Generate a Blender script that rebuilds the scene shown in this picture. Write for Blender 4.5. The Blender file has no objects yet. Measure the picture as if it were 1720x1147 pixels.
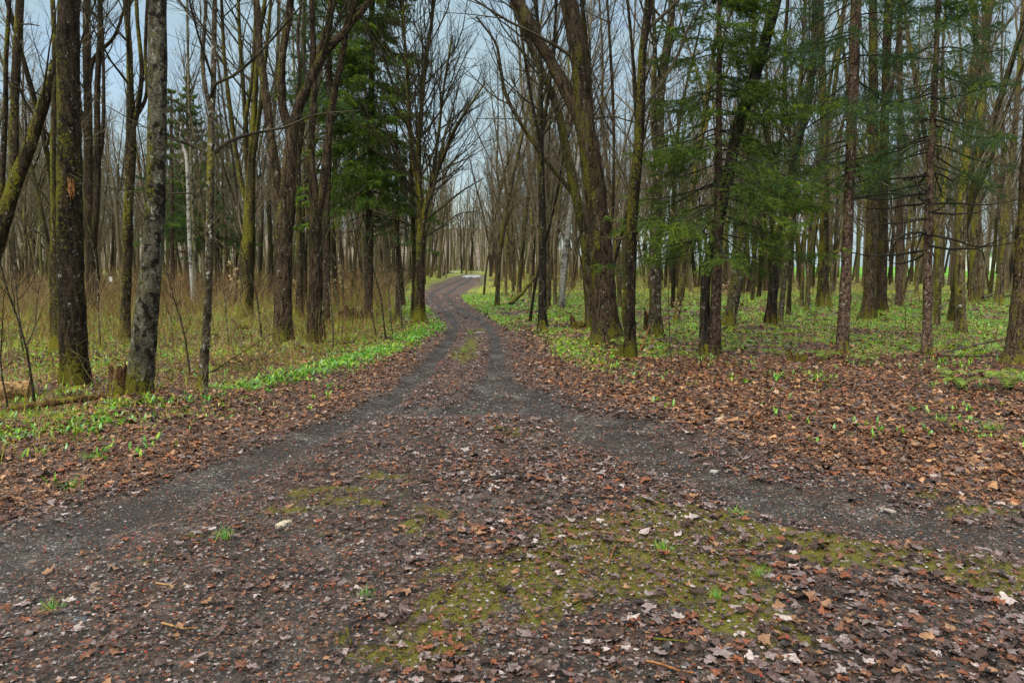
import bpy, math, random
import numpy as np
from mathutils import Vector

# ------------------------------------------------------------------ camera, sky, sun, exposure
S = bpy.context.scene
COL = S.collection
FPX, HORIZON, CAM_H = 1242.0, 447.0, 1.75          # focal length in photo pixels (1720 wide), horizon row, eye height
PITCH = math.atan((573.5 - HORIZON) / FPX)
cam = bpy.data.cameras.new("camera")
cam.sensor_width = 36.0
cam.lens = 36.0 * FPX / 1720.0
cam.clip_start = 0.05
cam.clip_end = 2000
co = bpy.data.objects.new("camera", cam)
COL.objects.link(co)
co.location = (0, 0, CAM_H)
co.rotation_euler = (math.pi / 2 - PITCH, 0, 0)
S.camera = co
S.view_settings.view_transform = 'Standard'
S.view_settings.look = 'None'
S.view_settings.exposure = 1.02
S.view_settings.gamma = 1.0

SUN_EL, SUN_AZ = math.radians(48), math.radians(205)
W = bpy.data.worlds.new("World")
S.world = W
W.use_nodes = True
wn, wl = W.node_tree.nodes, W.node_tree.links
wn.clear()
out = wn.new('ShaderNodeOutputWorld')
bg = wn.new('ShaderNodeBackground')
bg.inputs['Strength'].default_value = 0.12
sky = wn.new('ShaderNodeTexSky')
sky.sky_type = 'NISHITA'
sky.sun_disc = False
sky.sun_elevation = SUN_EL
sky.sun_rotation = SUN_AZ
sky.air_density = 1.2
sky.dust_density = 2.0
tc = wn.new('ShaderNodeTexCoord')
sep = wn.new('ShaderNodeSeparateXYZ')
wl.new(tc.outputs['Generated'], sep.inputs[0])
ramp = wn.new('ShaderNodeValToRGB')               # overcast: the cloud deck is brighter overhead than low down
cr = ramp.color_ramp
cr.elements[0].position = 0.0
cr.elements[0].color = (0.180, 0.232, 0.246, 1)
e = cr.elements.new(0.32); e.color = (0.182, 0.246, 0.276, 1)
e = cr.elements.new(0.62); e.color = (0.95, 0.95, 0.90, 1)
cr.elements[-1].position = 1.0
cr.elements[-1].color = (1.5, 1.45, 1.32, 1)
wl.new(sep.outputs['Z'], ramp.inputs[0])
nz = wn.new('ShaderNodeTexNoise')
nz.inputs['Scale'].default_value = 3.4
nz.inputs['Detail'].default_value = 5
nz.inputs['Roughness'].default_value = 0.55
mp = wn.new('ShaderNodeMapping'); mp.inputs['Scale'].default_value = (1, 1, 2.2)
wl.new(tc.outputs['Generated'], mp.inputs[0]); wl.new(mp.outputs[0], nz.inputs['Vector'])
nr = wn.new('ShaderNodeMapRange')
nr.inputs['From Min'].default_value = 0.3; nr.inputs['From Max'].default_value = 0.7
nr.inputs['To Min'].default_value = 7.2; nr.inputs['To Max'].default_value = 12.0
wl.new(nz.outputs[0], nr.inputs[0])
mul = wn.new('ShaderNodeVectorMath'); mul.operation = 'SCALE'
wl.new(ramp.outputs[0], mul.inputs[0]); wl.new(nr.outputs[0], mul.inputs['Scale'])
cover = wn.new('ShaderNodeMapRange')              # thin gaps in the cloud where the blue shows
cover.inputs['From Min'].default_value = 0.36; cover.inputs['From Max'].default_value = 0.58
cover.inputs['To Min'].default_value = 0.40; cover.inputs['To Max'].default_value = 0.93
wl.new(nz.outputs[0], cover.inputs[0])
mix = wn.new('ShaderNodeMix'); mix.data_type = 'RGBA'
wl.new(cover.outputs[0], mix.inputs[0])
wl.new(sky.outputs[0], mix.inputs[6]); wl.new(mul.outputs[0], mix.inputs[7])
wl.new(mix.outputs[2], bg.inputs['Color'])
wl.new(bg.outputs[0], out.inputs[0])

sl = bpy.data.lights.new("sun", 'SUN')
sl.energy = 1.5
sl.angle = math.radians(12)
sl.color = (1.0, 0.94, 0.84)
so = bpy.data.objects.new("sun", sl)
COL.objects.link(so)
so.rotation_euler = (math.radians(90) - SUN_EL, 0, math.pi - SUN_AZ)

S.cycles.max_bounces = 5
S.cycles.diffuse_bounces = 3
S.cycles.glossy_bounces = 2
S.cycles.transparent_max_bounces = 4
S.cycles.use_adaptive_sampling = True

# ------------------------------------------------------------------ helpers
R = np.random.default_rng(7)

def smooth(a, b, x):
    t = np.clip((x - a) / (b - a), 0, 1)
    return t * t * (3 - 2 * t)

def _hash(i, j, s):
    n = (i.astype(np.int64) * 374761393 + j.astype(np.int64) * 668265263 + s * 974634777) & 0x7fffffff
    n = ((n ^ (n >> 13)) * 1274126177) & 0x7fffffff
    return ((n ^ (n >> 16)) & 0xffff) / 65535.0

def vnoise(x, y, s=0):
    xi, yi = np.floor(x), np.floor(y)
    fx, fy = x - xi, y - yi
    fx = fx * fx * (3 - 2 * fx); fy = fy * fy * (3 - 2 * fy)
    a, b = _hash(xi, yi, s), _hash(xi + 1, yi, s)
    c, d = _hash(xi, yi + 1, s), _hash(xi + 1, yi + 1, s)
    return (a * (1 - fx) + b * fx) * (1 - fy) + (c * (1 - fx) + d * fx) * fy

def fbm(x, y, s=0, o=4):
    v, a, t = 0, 1.0, 0
    for k in range(o):
        v = v + a * vnoise(x * 2 ** k, y * 2 ** k, s + k * 17); t += a; a *= 0.5
    return v / t

CP, SP = math.cos(PITCH), math.sin(PITCH)

def rays(px, py):
    u, v = (np.asarray(px, float) - 860) / FPX, (573.5 - np.asarray(py, float)) / FPX
    return u, v * SP + CP, v * CP - SP             # world direction for camera-space (u, v, -1)

def rise(x, y):
    return 0.95 * smooth(34, 96, y)

def on_ground(px, py):
    """Where the sight line through a photo pixel meets the ground (used once, to survey the place)."""
    dx, dy, dz = rays(px, py)
    t = np.full(np.shape(dx), 3.0)
    for _ in range(60):
        t = (rise(dx * t, dy * t) - CAM_H) / np.minimum(dz, -1e-4) * 0.5 + t * 0.5
        t = np.clip(t, 0.5, 400)
    return dx * t, dy * t

def at_depth(px, py, Y):
    dx, dy, dz = rays(px, py)
    t = Y / dy
    return np.stack([dx * t, np.broadcast_to(Y, np.shape(t)) * 1.0, CAM_H + dz * t], -1)

def mesh_obj(name, V, F, mat, parent=None, smooth_shade=True, attrs=None):
    """F: list of int arrays (n,k). attrs: {name: (n,) float or (n,3) colour} on points."""
    V = np.ascontiguousarray(V, np.float32)
    F = [np.asarray(f, np.int32) for f in (F if isinstance(F, list) else [F]) if len(f)]
    me = bpy.data.meshes.new(name)
    me.vertices.add(len(V)); me.vertices.foreach_set('co', V.ravel())
    loops = np.concatenate([f.ravel() for f in F])
    tot = np.concatenate([np.full(len(f), f.shape[1], np.int32) for f in F])
    me.loops.add(len(loops)); me.loops.foreach_set('vertex_index', loops)
    me.polygons.add(len(tot))
    me.polygons.foreach_set('loop_start', np.concatenate([[0], np.cumsum(tot)[:-1]]).astype(np.int32))
    me.polygons.foreach_set('loop_total', tot)
    me.polygons.foreach_set('use_smooth', np.full(len(tot), smooth_shade))
    for k, a in (attrs or {}).items():
        a = np.asarray(a, np.float32)
        if a.ndim == 1:
            at = me.attributes.new(k, 'FLOAT', 'POINT'); at.data.foreach_set('value', a)
        else:
            at = me.attributes.new(k, 'FLOAT_COLOR', 'POINT')
            at.data.foreach_set('color', np.concatenate([a, np.ones((len(a), 1), np.float32)], 1).ravel())
    me.update(calc_edges=True)
    me.materials.append(mat)
    o = bpy.data.objects.new(name, me)
    COL.objects.link(o)
    if parent: o.parent = parent
    return o

def tag(o, label=None, cat=None, group=None, kind=None):
    for k, v in (('label', label), ('category', cat), ('group', group), ('kind', kind)):
        if v: o[k] = v
    return o

def thing(name, label, cat, loc=(0, 0, 0), group=None, rz=0.0):
    o = bpy.data.objects.new(name, None)
    o.empty_display_size = 0.2
    COL.objects.link(o)
    o.location = loc; o.rotation_euler = (0, 0, rz)
    return tag(o, label, cat, group)

def copy_thing(root, loc, rz, sc=1.0, label=None, group=None):
    r = root.copy(); COL.objects.link(r)
    r.location = loc; r.rotation_euler = (0, 0, rz); r.scale = (sc, sc, sc)
    if label: r['label'] = label
    if group: r['group'] = group
    for ch in list(root.children):
        c = ch.copy(); COL.objects.link(c); c.parent = r
    return r

class Geo:
    def __init__(s): s.V, s.F, s.n, s.A = [], {}, 0, []
    def add(s, V, F, col=None):
        V = np.asarray(V).reshape(-1, 3)
        for f in (F if isinstance(F, list) else [F]):
            f = np.asarray(f)
            if len(f): s.F.setdefault(f.shape[1], []).append(f + s.n)
        s.V.append(V); s.n += len(V)
        if col is not None: s.A.append(np.broadcast_to(col, (len(V), 3)))
    def build(s, name, mat, parent=None, sm=True):
        F = [np.concatenate(v) for v in s.F.values()]
        at = {'tint': np.concatenate(s.A)} if s.A else None
        return mesh_obj(name, np.concatenate(s.V), F, mat, parent, sm, at)

def nrm(a): return a / np.maximum(np.linalg.norm(a, axis=-1, keepdims=True), 1e-9)

def tubes(P, Rd, sides, mod=None):
    """P (n,m,3) centre lines, Rd (n,m) radii -> vertices, quads (+ tip triangles are left to the tiny radius)."""
    n, m = P.shape[:2]
    T = nrm(np.gradient(P, axis=1))
    mean = np.abs(nrm(P[:, -1] - P[:, 0]))
    ref = np.eye(3)[np.argmin(mean, axis=1)][:, None, :]
    U = nrm(np.cross(T, ref)); Wv = np.cross(T, U)
    th = np.arange(sides) * 2 * math.pi / sides
    r = Rd[:, :, None] * (np.ones(sides) if mod is None else mod)
    V = P[:, :, None, :] + r[..., None] * (U[:, :, None, :] * np.cos(th)[None, None, :, None] + Wv[:, :, None, :] * np.sin(th)[None, None, :, None])
    i = np.arange(n)[:, None, None] * m * sides; j = np.arange(m - 1)[None, :, None] * sides; k = np.arange(sides)[None, None, :]
    k2 = (k + 1) % sides
    F = np.stack(np.broadcast_arrays(i + j + k, i + j + k2, i + j + sides + k2, i + j + sides + k), -1).reshape(-1, 4)
    return V.reshape(-1, 3), F

def resample(P, Rd, step):
    """Catmull-Rom through the points, at about one ring per step."""
    P, Rd = np.asarray(P, float), np.asarray(Rd, float)
    X = np.concatenate([P, Rd[:, None]], 1)
    E = np.concatenate([[2 * X[0] - X[1]], X, [2 * X[-1] - X[-2]]])
    o = []
    for i in range(len(X) - 1):
        a, b, c, d = E[i:i + 4]
        n = max(2, int(np.linalg.norm(P[i + 1] - P[i]) / step))
        t = (np.arange(n) / n)[:, None]
        o.append(0.5 * (2 * b + (c - a) * t + (2 * a - 5 * b + 4 * c - d) * t ** 2 + (3 * b - a - 3 * c + d) * t ** 3))
    o.append(X[-1:])
    o = np.concatenate(o)
    return o[:, :3], np.maximum(o[:, 3], 0.003)

def stem_mesh(geo, P, Rd, rng, sides=16, flare=0.0, rough=0.05, ridge=0.04):
    n = len(P)
    s = np.concatenate([[0], np.cumsum(np.linalg.norm(np.diff(P, axis=0), axis=1))])[:, None]
    th = (np.arange(sides) * 2 * math.pi / sides)[None, :]
    ph = rng.uniform(0, 6.28, 6); sd = int(rng.integers(1, 9999))
    mod = 1 + rough * np.sin(2 * th + ph[0] + s * 0.8) * np.sin(s * 1.7 + ph[1]) + rough * 0.7 * np.sin(3 * th + ph[2] - s * 1.3)
    mod = mod + ridge * 2 * (vnoise(np.cos(th) * 2.6 + 9 + 0 * s, np.sin(th) * 2.6 + s * 2.2 + 5, sd) - 0.5)
    mod = mod + ridge * 2.4 * (vnoise(np.cos(th) * 5.5 + 30 + 0 * s, np.sin(th) * 5.5 + s * 5.5 + 40, sd + 3) - 0.5)
    if flare:
        k = rng.integers(3, 6)
        lobes = 0.55 + 0.45 * np.sin(k * th + ph[3]) + 0.3 * np.sin((k + 2) * th + ph[4])
        mod = mod + flare * np.minimum(np.exp(-(s - 0.22) / 0.22), 1.5) * np.clip(lobes, 0, 2)
    V, F = tubes(P[None], Rd[None], sides, mod[None])
    geo.add(V, F)

def grow(P, Rd, rng, count, t0, t1, ang, length, lvar, steps, trop, jit, rfac, rmin, parent_scale=True, taper=0.25):
    """Side branches of the branches (P, Rd): count per parent, between t0 and t1 along it."""
    n, m = P.shape[:2]
    pi = np.repeat(np.arange(n), count)
    k = np.tile(np.arange(count), n)
    t = t0 + (t1 - t0) * (k + rng.uniform(0, 1, len(k))) / count
    f = np.clip(t, 0, 0.999) * (m - 1); i = f.astype(int); f = (f - i)[:, None]
    p0 = P[pi, i] * (1 - f) + P[pi, i + 1] * f
    r0 = Rd[pi, i] * (1 - f[:, 0]) + Rd[pi, i + 1] * f[:, 0]
    d = nrm(P[pi, i + 1] - P[pi, i])
    rnd = rng.normal(size=d.shape)
    side = nrm(rnd - d * np.sum(rnd * d, 1, keepdims=True))
    a = rng.uniform(ang[0], ang[1], len(k))[:, None]
    d = nrm(d * np.cos(a) + side * np.sin(a))
    plen = np.sum(np.linalg.norm(np.diff(P, axis=1), axis=2), 1)[pi]
    L = (plen * length if parent_scale else length) * rng.uniform(1 - lvar, 1 + lvar, len(k)) * (1 - 0.55 * (t - t0) / max(t1 - t0, 1e-6))
    r = np.maximum(np.minimum(r0 * rfac, 0.0095 * L + rmin), rmin)
    out = np.zeros((len(k), steps + 1, 3)); out[:, 0] = p0
    for s in range(steps):
        d = nrm(d + rng.normal(size=d.shape) * jit + np.array([0, 0, trop]))
        out[:, s + 1] = out[:, s] + d * (L / steps)[:, None]
    rad = r[:, None] * np.linspace(1, taper, steps + 1)[None]
    return out, rad

# ------------------------------------------------------------------ materials
def mat(name):
    m = bpy.data.materials.new(name); m.use_nodes = True
    nt = m.node_tree; nt.nodes.clear()
    o = nt.nodes.new('ShaderNodeOutputMaterial'); b = nt.nodes.new('ShaderNodeBsdfPrincipled')
    nt.links.new(b.outputs[0], o.inputs[0])
    return m, nt, b

class N:
    def __init__(s, nt): s.nt = nt
    def node(s, t, **kw):
        n = s.nt.nodes.new(t)
        for k, v in kw.items(): setattr(n, k, v)
        return n
    def ln(s, a, b): s.nt.links.new(a, b)
    def val(s, sock, v):
        if hasattr(v, 'is_output') or isinstance(v, bpy.types.NodeSocket): s.ln(v, sock)
        else: sock.default_value = v
    def mapping(s, vec, scale):
        n = s.node('ShaderNodeMapping'); n.inputs['Scale'].default_value = scale; s.ln(vec, n.inputs[0]); return n.outputs[0]
    def noise(s, vec, scale, detail=3, rough=0.55, dist=0.0):
        n = s.node('ShaderNodeTexNoise'); s.ln(vec, n.inputs['Vector'])
        n.inputs['Scale'].default_value = scale; n.inputs['Detail'].default_value = detail
        n.inputs['Roughness'].default_value = rough; n.inputs['Distortion'].default_value = dist
        return n.outputs[0]
    def vor(s, vec, scale, out='Color', feat='F1'):
        n = s.node('ShaderNodeTexVoronoi', feature=feat); s.ln(vec, n.inputs['Vector']); n.inputs['Scale'].default_value = scale
        return n.outputs[out]
    def rng(s, v, a, b, c=0.0, d=1.0):
        n = s.node('ShaderNodeMapRange'); n.interpolation_type = 'SMOOTHSTEP'
        s.ln(v, n.inputs[0])
        for k, x in zip(('From Min', 'From Max', 'To Min', 'To Max'), (a, b, c, d)): n.inputs[k].default_value = x
        return n.outputs[0]
    def math(s, op, a, b=0.0):
        n = s.node('ShaderNodeMath', operation=op); s.val(n.inputs[0], a); s.val(n.inputs[1], b); return n.outputs[0]
    def mix(s, f, a, b, blend='MIX'):
        n = s.node('ShaderNodeMix', data_type='RGBA', blend_type=blend); s.val(n.inputs[0], f)
        for k, v in ((6, a), (7, b)): s.val(n.inputs[k], (*v, 1) if isinstance(v, tuple) and len(v) == 3 else v)
        return n.outputs[2]
    def ramp(s, v, stops):
        n = s.node('ShaderNodeValToRGB'); s.ln(v, n.inputs[0]); c = n.color_ramp
        for k, (p, col) in enumerate(stops):
            el = c.elements[k] if k < 2 else c.elements.new(p)
            el.position = p; el.color = (*col, 1)
        return n.outputs[0]
    def bump(s, h, b, strength, dist=0.02):
        n = s.node('ShaderNodeBump'); s.ln(h, n.inputs['Height'])
        n.inputs['Strength'].default_value = strength; n.inputs['Distance'].default_value = dist
        s.ln(n.outputs[0], b.inputs['Normal'])

def bark(name, dark, light, moss=0.3, lichen=0.2, mosscol=(0.105, 0.100, 0.010), lichcol=(0.36, 0.37, 0.30), ridge=(16, 16, 2.6), bump=0.9, spots=None, vary=0.35):
    m, nt, b = mat(name); n = N(nt)
    tcx = n.node('ShaderNodeTexCoord').outputs['Object']
    v = n.mapping(tcx, ridge)
    n1 = n.noise(v, 1.5, 6, 0.7, 0.8)
    n2 = n.noise(tcx, 38, 3, 0.65)
    h = n.math('ADD', n1, n.math('MULTIPLY', n2, 0.5))
    c = n.mix(n.rng(h, 0.60, 0.95), dark, light)
    low = n.noise(n.mapping(tcx, (1, 1, 0.5)), 2.2, 4, 0.6)
    c = n.mix(n.rng(low, 0.42, 0.66, 0.0, 0.55), c, tuple(x * 0.5 for x in dark))
    if lichen:
        l1 = n.noise(n.mapping(tcx, (1, 1, 0.7)), 15, 5, 0.75)
        c = n.mix(n.rng(l1, 0.69 - 0.16 * lichen, 0.73 - 0.16 * lichen, 0, 0.75), c, lichcol)
    if spots:
        sp = n.rng(n.math('ADD', n.noise(n.mapping(tcx, (1, 1, 0.8)), 11, 4, 0.6), n.math('MULTIPLY', n.math('SUBTRACT', low, 0.5), 0.9)), 0.54, 0.59)
        c = n.mix(n.math('MULTIPLY', sp, 0.92), c, spots)
    if moss:
        mo = n.noise(n.mapping(tcx, (1, 1, 0.35)), 2.6, 4, 0.6)
        mh = n.noise(tcx, 21, 4, 0.75)
        ge = n.node('ShaderNodeNewGeometry'); sx = n.node('ShaderNodeSeparateXYZ'); n.ln(ge.outputs['Normal'], sx.inputs[0])
        oz = n.node('ShaderNodeSeparateXYZ'); n.ln(tcx, oz.inputs[0])
        base = n.rng(oz.outputs['Z'], 0.0, 0.45, 0.06, 0.0)
        f = n.math('ADD', n.math('ADD', n.math('MULTIPLY', mo, 0.65), n.math('MULTIPLY', mh, 0.6)), n.math('ADD', base, n.math('MULTIPLY', sx.outputs['X'], -0.06)))
        f = n.math('ADD', f, n.math('MULTIPLY', sx.outputs['Z'], 0.10))
        mc = n.mix(n.noise(tcx, 33, 2), tuple(x * 0.55 for x in mosscol), tuple(x * 1.7 for x in mosscol))
        c = n.mix(n.rng(f, 0.76 - 0.2 * moss, 0.86 - 0.2 * moss, 0, 0.9), c, mc)
    oi = n.node('ShaderNodeObjectInfo').outputs['Random']
    hs = n.node('ShaderNodeHueSaturation'); n.ln(c, hs.inputs['Color'])
    n.ln(n.rng(oi, 0, 1, 1 - vary, 1 + vary), hs.inputs['Value'])
    n.ln(hs.outputs[0], b.inputs['Base Color'])
    b.inputs['Roughness'].default_value = 0.75
    b.inputs['Specular IOR Level'].default_value = 0.08
    n.bump(h, b, bump, 0.04)
    return m

M = {}
M['bark_dark'] = bark('dark_mossy_bark', (0.005, 0.004, 0.0027), (0.070, 0.049, 0.030), 0.66, 0.50, ridge=(13, 13, 3.4))
M['bark_brown'] = bark('ridged_brown_bark', (0.008, 0.0055, 0.0038), (0.128, 0.090, 0.055), 0.40, 0.42, ridge=(15, 15, 3.0), bump=1.0)
M['bark_grey'] = bark('grey_lichen_bark', (0.040, 0.035, 0.024), (0.175, 0.158, 0.110), 0.50, 0.66, ridge=(8, 8, 4), bump=0.9, spots=(0.010, 0.009, 0.006))
M['bark_smooth'] = bark('smooth_young_bark', (0.012, 0.009, 0.006), (0.105, 0.084, 0.054), 0.48, 0.70, ridge=(9, 9, 6), bump=0.6)
M['bark_black'] = bark('wet_black_bark', (0.005, 0.004, 0.003), (0.050, 0.040, 0.030), 0.34, 0.42)
M['bark_mossy'] = bark('green_mossy_bark', (0.011, 0.009, 0.005), (0.075, 0.058, 0.028), 0.80, 0.30)
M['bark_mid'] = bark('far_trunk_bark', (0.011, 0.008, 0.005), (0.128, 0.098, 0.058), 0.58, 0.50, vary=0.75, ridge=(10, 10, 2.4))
M['bark_birch'] = bark('pale_birch_bark', (0.22, 0.21, 0.19), (0.46, 0.45, 0.41), 0.0, 0.0, ridge=(2, 2, 14), bump=0.3, spots=(0.06, 0.055, 0.05))
M['bark_spruce'] = bark('scaly_spruce_bark', (0.018, 0.012, 0.009), (0.17, 0.112, 0.080), 0.20, 0.50, ridge=(12, 12, 9), bump=0.9)
M['wood_rot'] = bark('rotten_wood', (0.025, 0.013, 0.007), (0.13, 0.065, 0.03), 0.40, 0.1, ridge=(22, 22, 3))
M['stick'] = bark('dead_stick_bark', (0.04, 0.03, 0.022), (0.16, 0.125, 0.095), 0.1, 0.4, vary=0.5)

def tinted(name, rough=0.6, spec=0.3, trans=0.0, nscale=60, namp=0.35, bump=0.0):
    """Colour per piece from the mesh (leaf to leaf variety), with fine procedural mottling."""
    m, nt, b = mat(name); n = N(nt)
    a = n.node('ShaderNodeAttribute', attribute_name='tint').outputs['Color']
    tcx = n.node('ShaderNodeTexCoord').outputs['Object']
    z = n.noise(tcx, nscale, 3, 0.6)
    c = n.mix(n.rng(z, 0.3, 0.7, 0.0, namp), a, (0.012, 0.010, 0.008))
    n.ln(c, b.inputs['Base Color'])
    b.inputs['Roughness'].default_value = rough; b.inputs['Specular IOR Level'].default_value = spec
    if bump: n.bump(z, b, bump, 0.01)
    if trans:
        t = n.node('ShaderNodeBsdfTranslucent'); n.ln(a, t.inputs['Color'])
        ms = n.node('ShaderNodeMixShader'); ms.inputs[0].default_value = trans
        o = [x for x in nt.nodes if x.type == 'OUTPUT_MATERIAL'][0]
        n.ln(b.outputs[0], ms.inputs[1]); n.ln(t.outputs[0], ms.inputs[2]); n.ln(ms.outputs[0], o.inputs[0])
    return m

M['litter'] = tinted('fallen_leaf_litter', 0.40, 0.28, 0.0, 70, 0.5, 0.5)
M['plant'] = tinted('fresh_green_leaf', 0.38, 0.5, 0.3, 25, 0.15)
M['dry'] = tinted('dry_stem', 0.8, 0.08, 0.0, 30, 0.3)
M['needle'] = tinted('spruce_needles', 0.6, 0.15, 0.18, 8, 0.25)
M['stone'] = tinted('gravel_stone', 0.7, 0.3, 0.0, 90, 0.35, 0.3)
M['moss'] = tinted('moss_fuzz', 0.85, 0.1, 0.25, 20, 0.2)
def plain(name, col, var=0.4, sc=12, rough=0.75, col2=None):
    m, nt, b = mat(name); n = N(nt)
    tcx = n.node('ShaderNodeTexCoord').outputs['Object']
    oi = n.node('ShaderNodeObjectInfo').outputs['Random']
    c = n.mix(n.rng(n.noise(tcx, sc, 4, 0.65), 0.3, 0.7, 0, 1), tuple(x * (1 - var) for x in col), col2 or tuple(x * (1 + var) for x in col))
    n.ln(c, b.inputs['Base Color']); b.inputs['Roughness'].default_value = rough; b.inputs['Specular IOR Level'].default_value = 0.15
    return m
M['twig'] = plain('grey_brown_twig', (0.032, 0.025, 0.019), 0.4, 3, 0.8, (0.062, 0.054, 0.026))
M['twig_far_hazed'] = plain('haze_lightened_far_twig', (0.125, 0.100, 0.066), 0.35, 2, 0.85)  # paler than the near twigs: distance haze put into the base colour
M['dead_twig'] = plain('dead_black_twig', (0.014, 0.011, 0.009), 0.3, 3, 0.85, (0.035, 0.034, 0.024))
M['cut_wood'] = plain('weathered_cut_wood', (0.17, 0.105, 0.05), 0.85, 22, 0.8, (0.36, 0.22, 0.09))
M['scar'] = plain('orange_torn_wood', (0.17, 0.075, 0.028), 0.7, 30, 0.8)
M['white_wall'] = plain('white_painted_wall', (0.75, 0.75, 0.72), 0.06, 2, 0.6)
M['roof'] = plain('grey_roof_shingle', (0.12, 0.12, 0.125), 0.3, 6, 0.8)
M['glass'] = plain('dark_window_glass', (0.03, 0.035, 0.04), 0.1, 2, 0.1)
M['orange'] = plain('orange_plastic', (0.75, 0.16, 0.03), 0.1, 3, 0.5)
M['asphalt'] = plain('pale_damp_asphalt', (0.34, 0.36, 0.37), 0.12, 3, 0.45)
M['field'] = plain('spring_meadow', (0.10, 0.26, 0.02), 0.35, 0.35, 0.9)
M['twig_mass'] = None
M['hill'] = plain('far_wooded_hill', (0.12, 0.10, 0.075), 0.35, 0.4, 0.95)

# ------------------------------------------------------------------ survey of the track
def wpoly(pix): 
    a = np.array(pix, float); x, y = on_ground(a[:, 0], a[:, 1]); return np.stack([x, y], 1)
RUT_L = wpoly([(790, 463), (757, 477), (727, 490), (722, 503), (748, 523), (764, 539), (757, 567), (728, 601), (700, 631), (672, 657), (600, 700), (450, 765), (250, 845), (0, 940)])
RUT_R = wpoly([(797, 465), (768, 482), (749, 495), (760, 509), (790, 528), (817, 545), (831, 565), (833, 590), (838, 615), (850, 640), (900, 672), (1000, 722), (1150, 785), (1350, 850), (1720, 905)])
RUT_X = wpoly([(834, 600), (826, 640), (800, 690), (740, 690)])
RUT_Y = wpoly([(660, 690), (740, 690), (830, 680), (960, 700), (1080, 712)])
RUT_L = np.vstack([RUT_L, [[-6.5, 3.2]]]); RUT_R = np.vstack([RUT_R, [[8, 4.3]]])
EDGE_L = wpoly([(784, 462), (745, 476), (712, 490), (708, 505), (733, 527), (748, 545), (735, 572), (692, 605), (640, 648), (560, 695), (420, 742), (250, 800), (0, 872)])
EDGE_R = wpoly([(1720, 852), (1500, 800), (1250, 738), (1050, 685), (945, 650), (890, 605), (856, 560), (806, 527), (778, 507), (772, 497), (802, 473), (808, 462)])
ROAD = np.vstack([EDGE_L, [[-9, 4.2], [-9, -4], [9, -4], [9, 4.6]], EDGE_R])

def seg_dist(x, y, L):
    d = np.full(np.shape(x), 1e9)
    for a, b in zip(L[:-1], L[1:]):
        ab = b - a; q = ab @ ab + 1e-12
        t = np.clip(((x - a[0]) * ab[0] + (y - a[1]) * ab[1]) / q, 0, 1)
        d = np.minimum(d, np.hypot(x - a[0] - t * ab[0], y - a[1] - t * ab[1]))
    return d

def road_sd(x, y):
    """Signed distance to the edge of the track: negative on it."""
    ins = np.zeros(np.shape(x), bool); Pq = ROAD
    for a, b in zip(Pq, np.roll(Pq, -1, 0)):
        c = ((a[1] > y) != (b[1] > y)) & (x < (b[0] - a[0]) * (y - a[1]) / (b[1] - a[1] + 1e-12) + a[0])
        ins ^= c
    d = seg_dist(x, y, np.vstack([Pq, Pq[:1]]))
    return np.where(ins, -d, d)

def edge_x(y):
    o = np.argsort(EDGE_L[:, 1]); return np.interp(y, EDGE_L[o, 1], EDGE_L[o, 0])
def mid_x(y):
    o = np.argsort(RUT_L[:, 1]); p = np.argsort(RUT_R[:, 1])
    return np.where(y < 8, -0.3, 0.5 * (np.interp(y, RUT_L[o, 1], RUT_L[o, 0]) + np.interp(y, RUT_R[p, 1], RUT_R[p, 0])))

def rut_mask(x, y):
    w = np.interp(y, [3, 6, 8, 11, 16, 24, 60], [0.40, 0.38, 0.32, 0.22, 0.15, 0.13, 0.16])
    j = (fbm(x * 1.3, y * 1.3, 3) - 0.5) * 0.7 + (fbm(x * 5, y * 5, 5) - 0.5) * 0.3
    d = np.minimum(seg_dist(x, y, RUT_L), seg_dist(x, y, RUT_R))
    d2 = np.minimum(seg_dist(x, y, RUT_X), seg_dist(x, y, RUT_Y) - 0.02 + 0.5 * (fbm(x * 0.9, y * 0.9, 9, 3) - 0.5))
    return smooth(1.5, 0.25, (np.minimum(d, d2) + j * w * 1.3) / w) * np.interp(y, [5, 11], [0.60, 0.95])

def moss_mask(x, y):
    n = fbm(x * 0.9 + 3, y * 0.9 + 1, 21, 5)
    near = smooth(6.6, 4.8, y) * smooth(-2.6, -0.6, x)
    strip = np.exp(-((seg_dist(x, y, wpoly([(800, 552), (785, 585), (772, 620)])) / 0.28) ** 2)) * 0.9
    right = np.exp(-((seg_dist(x, y, wpoly([(1130, 870), (1420, 925), (1720, 985)])) / 0.33) ** 2))
    mid = np.exp(-((seg_dist(x, y, wpoly([(780, 1010), (960, 900), (1080, 950), (900, 1010)])) / 0.5) ** 2))
    bl = np.exp(-((seg_dist(x, y, wpoly([(300, 1110), (620, 1090), (860, 1050)])) / 0.32) ** 2))
    n = n + 0.35 * (fbm(x * 6, y * 6, 23, 3) - 0.5)
    f = n + 0.08 * near - 0.235 + 0.34 * strip + 0.30 * right + 0.25 * mid + 0.2 * bl
    return smooth(0.40, 0.62, f) * smooth(0.3, -0.4, road_sd(x, y)) * np.where(y > 9, np.minimum(1, strip * 2), 1) * (1 - rut_mask(x, y) * 0.85)

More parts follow.
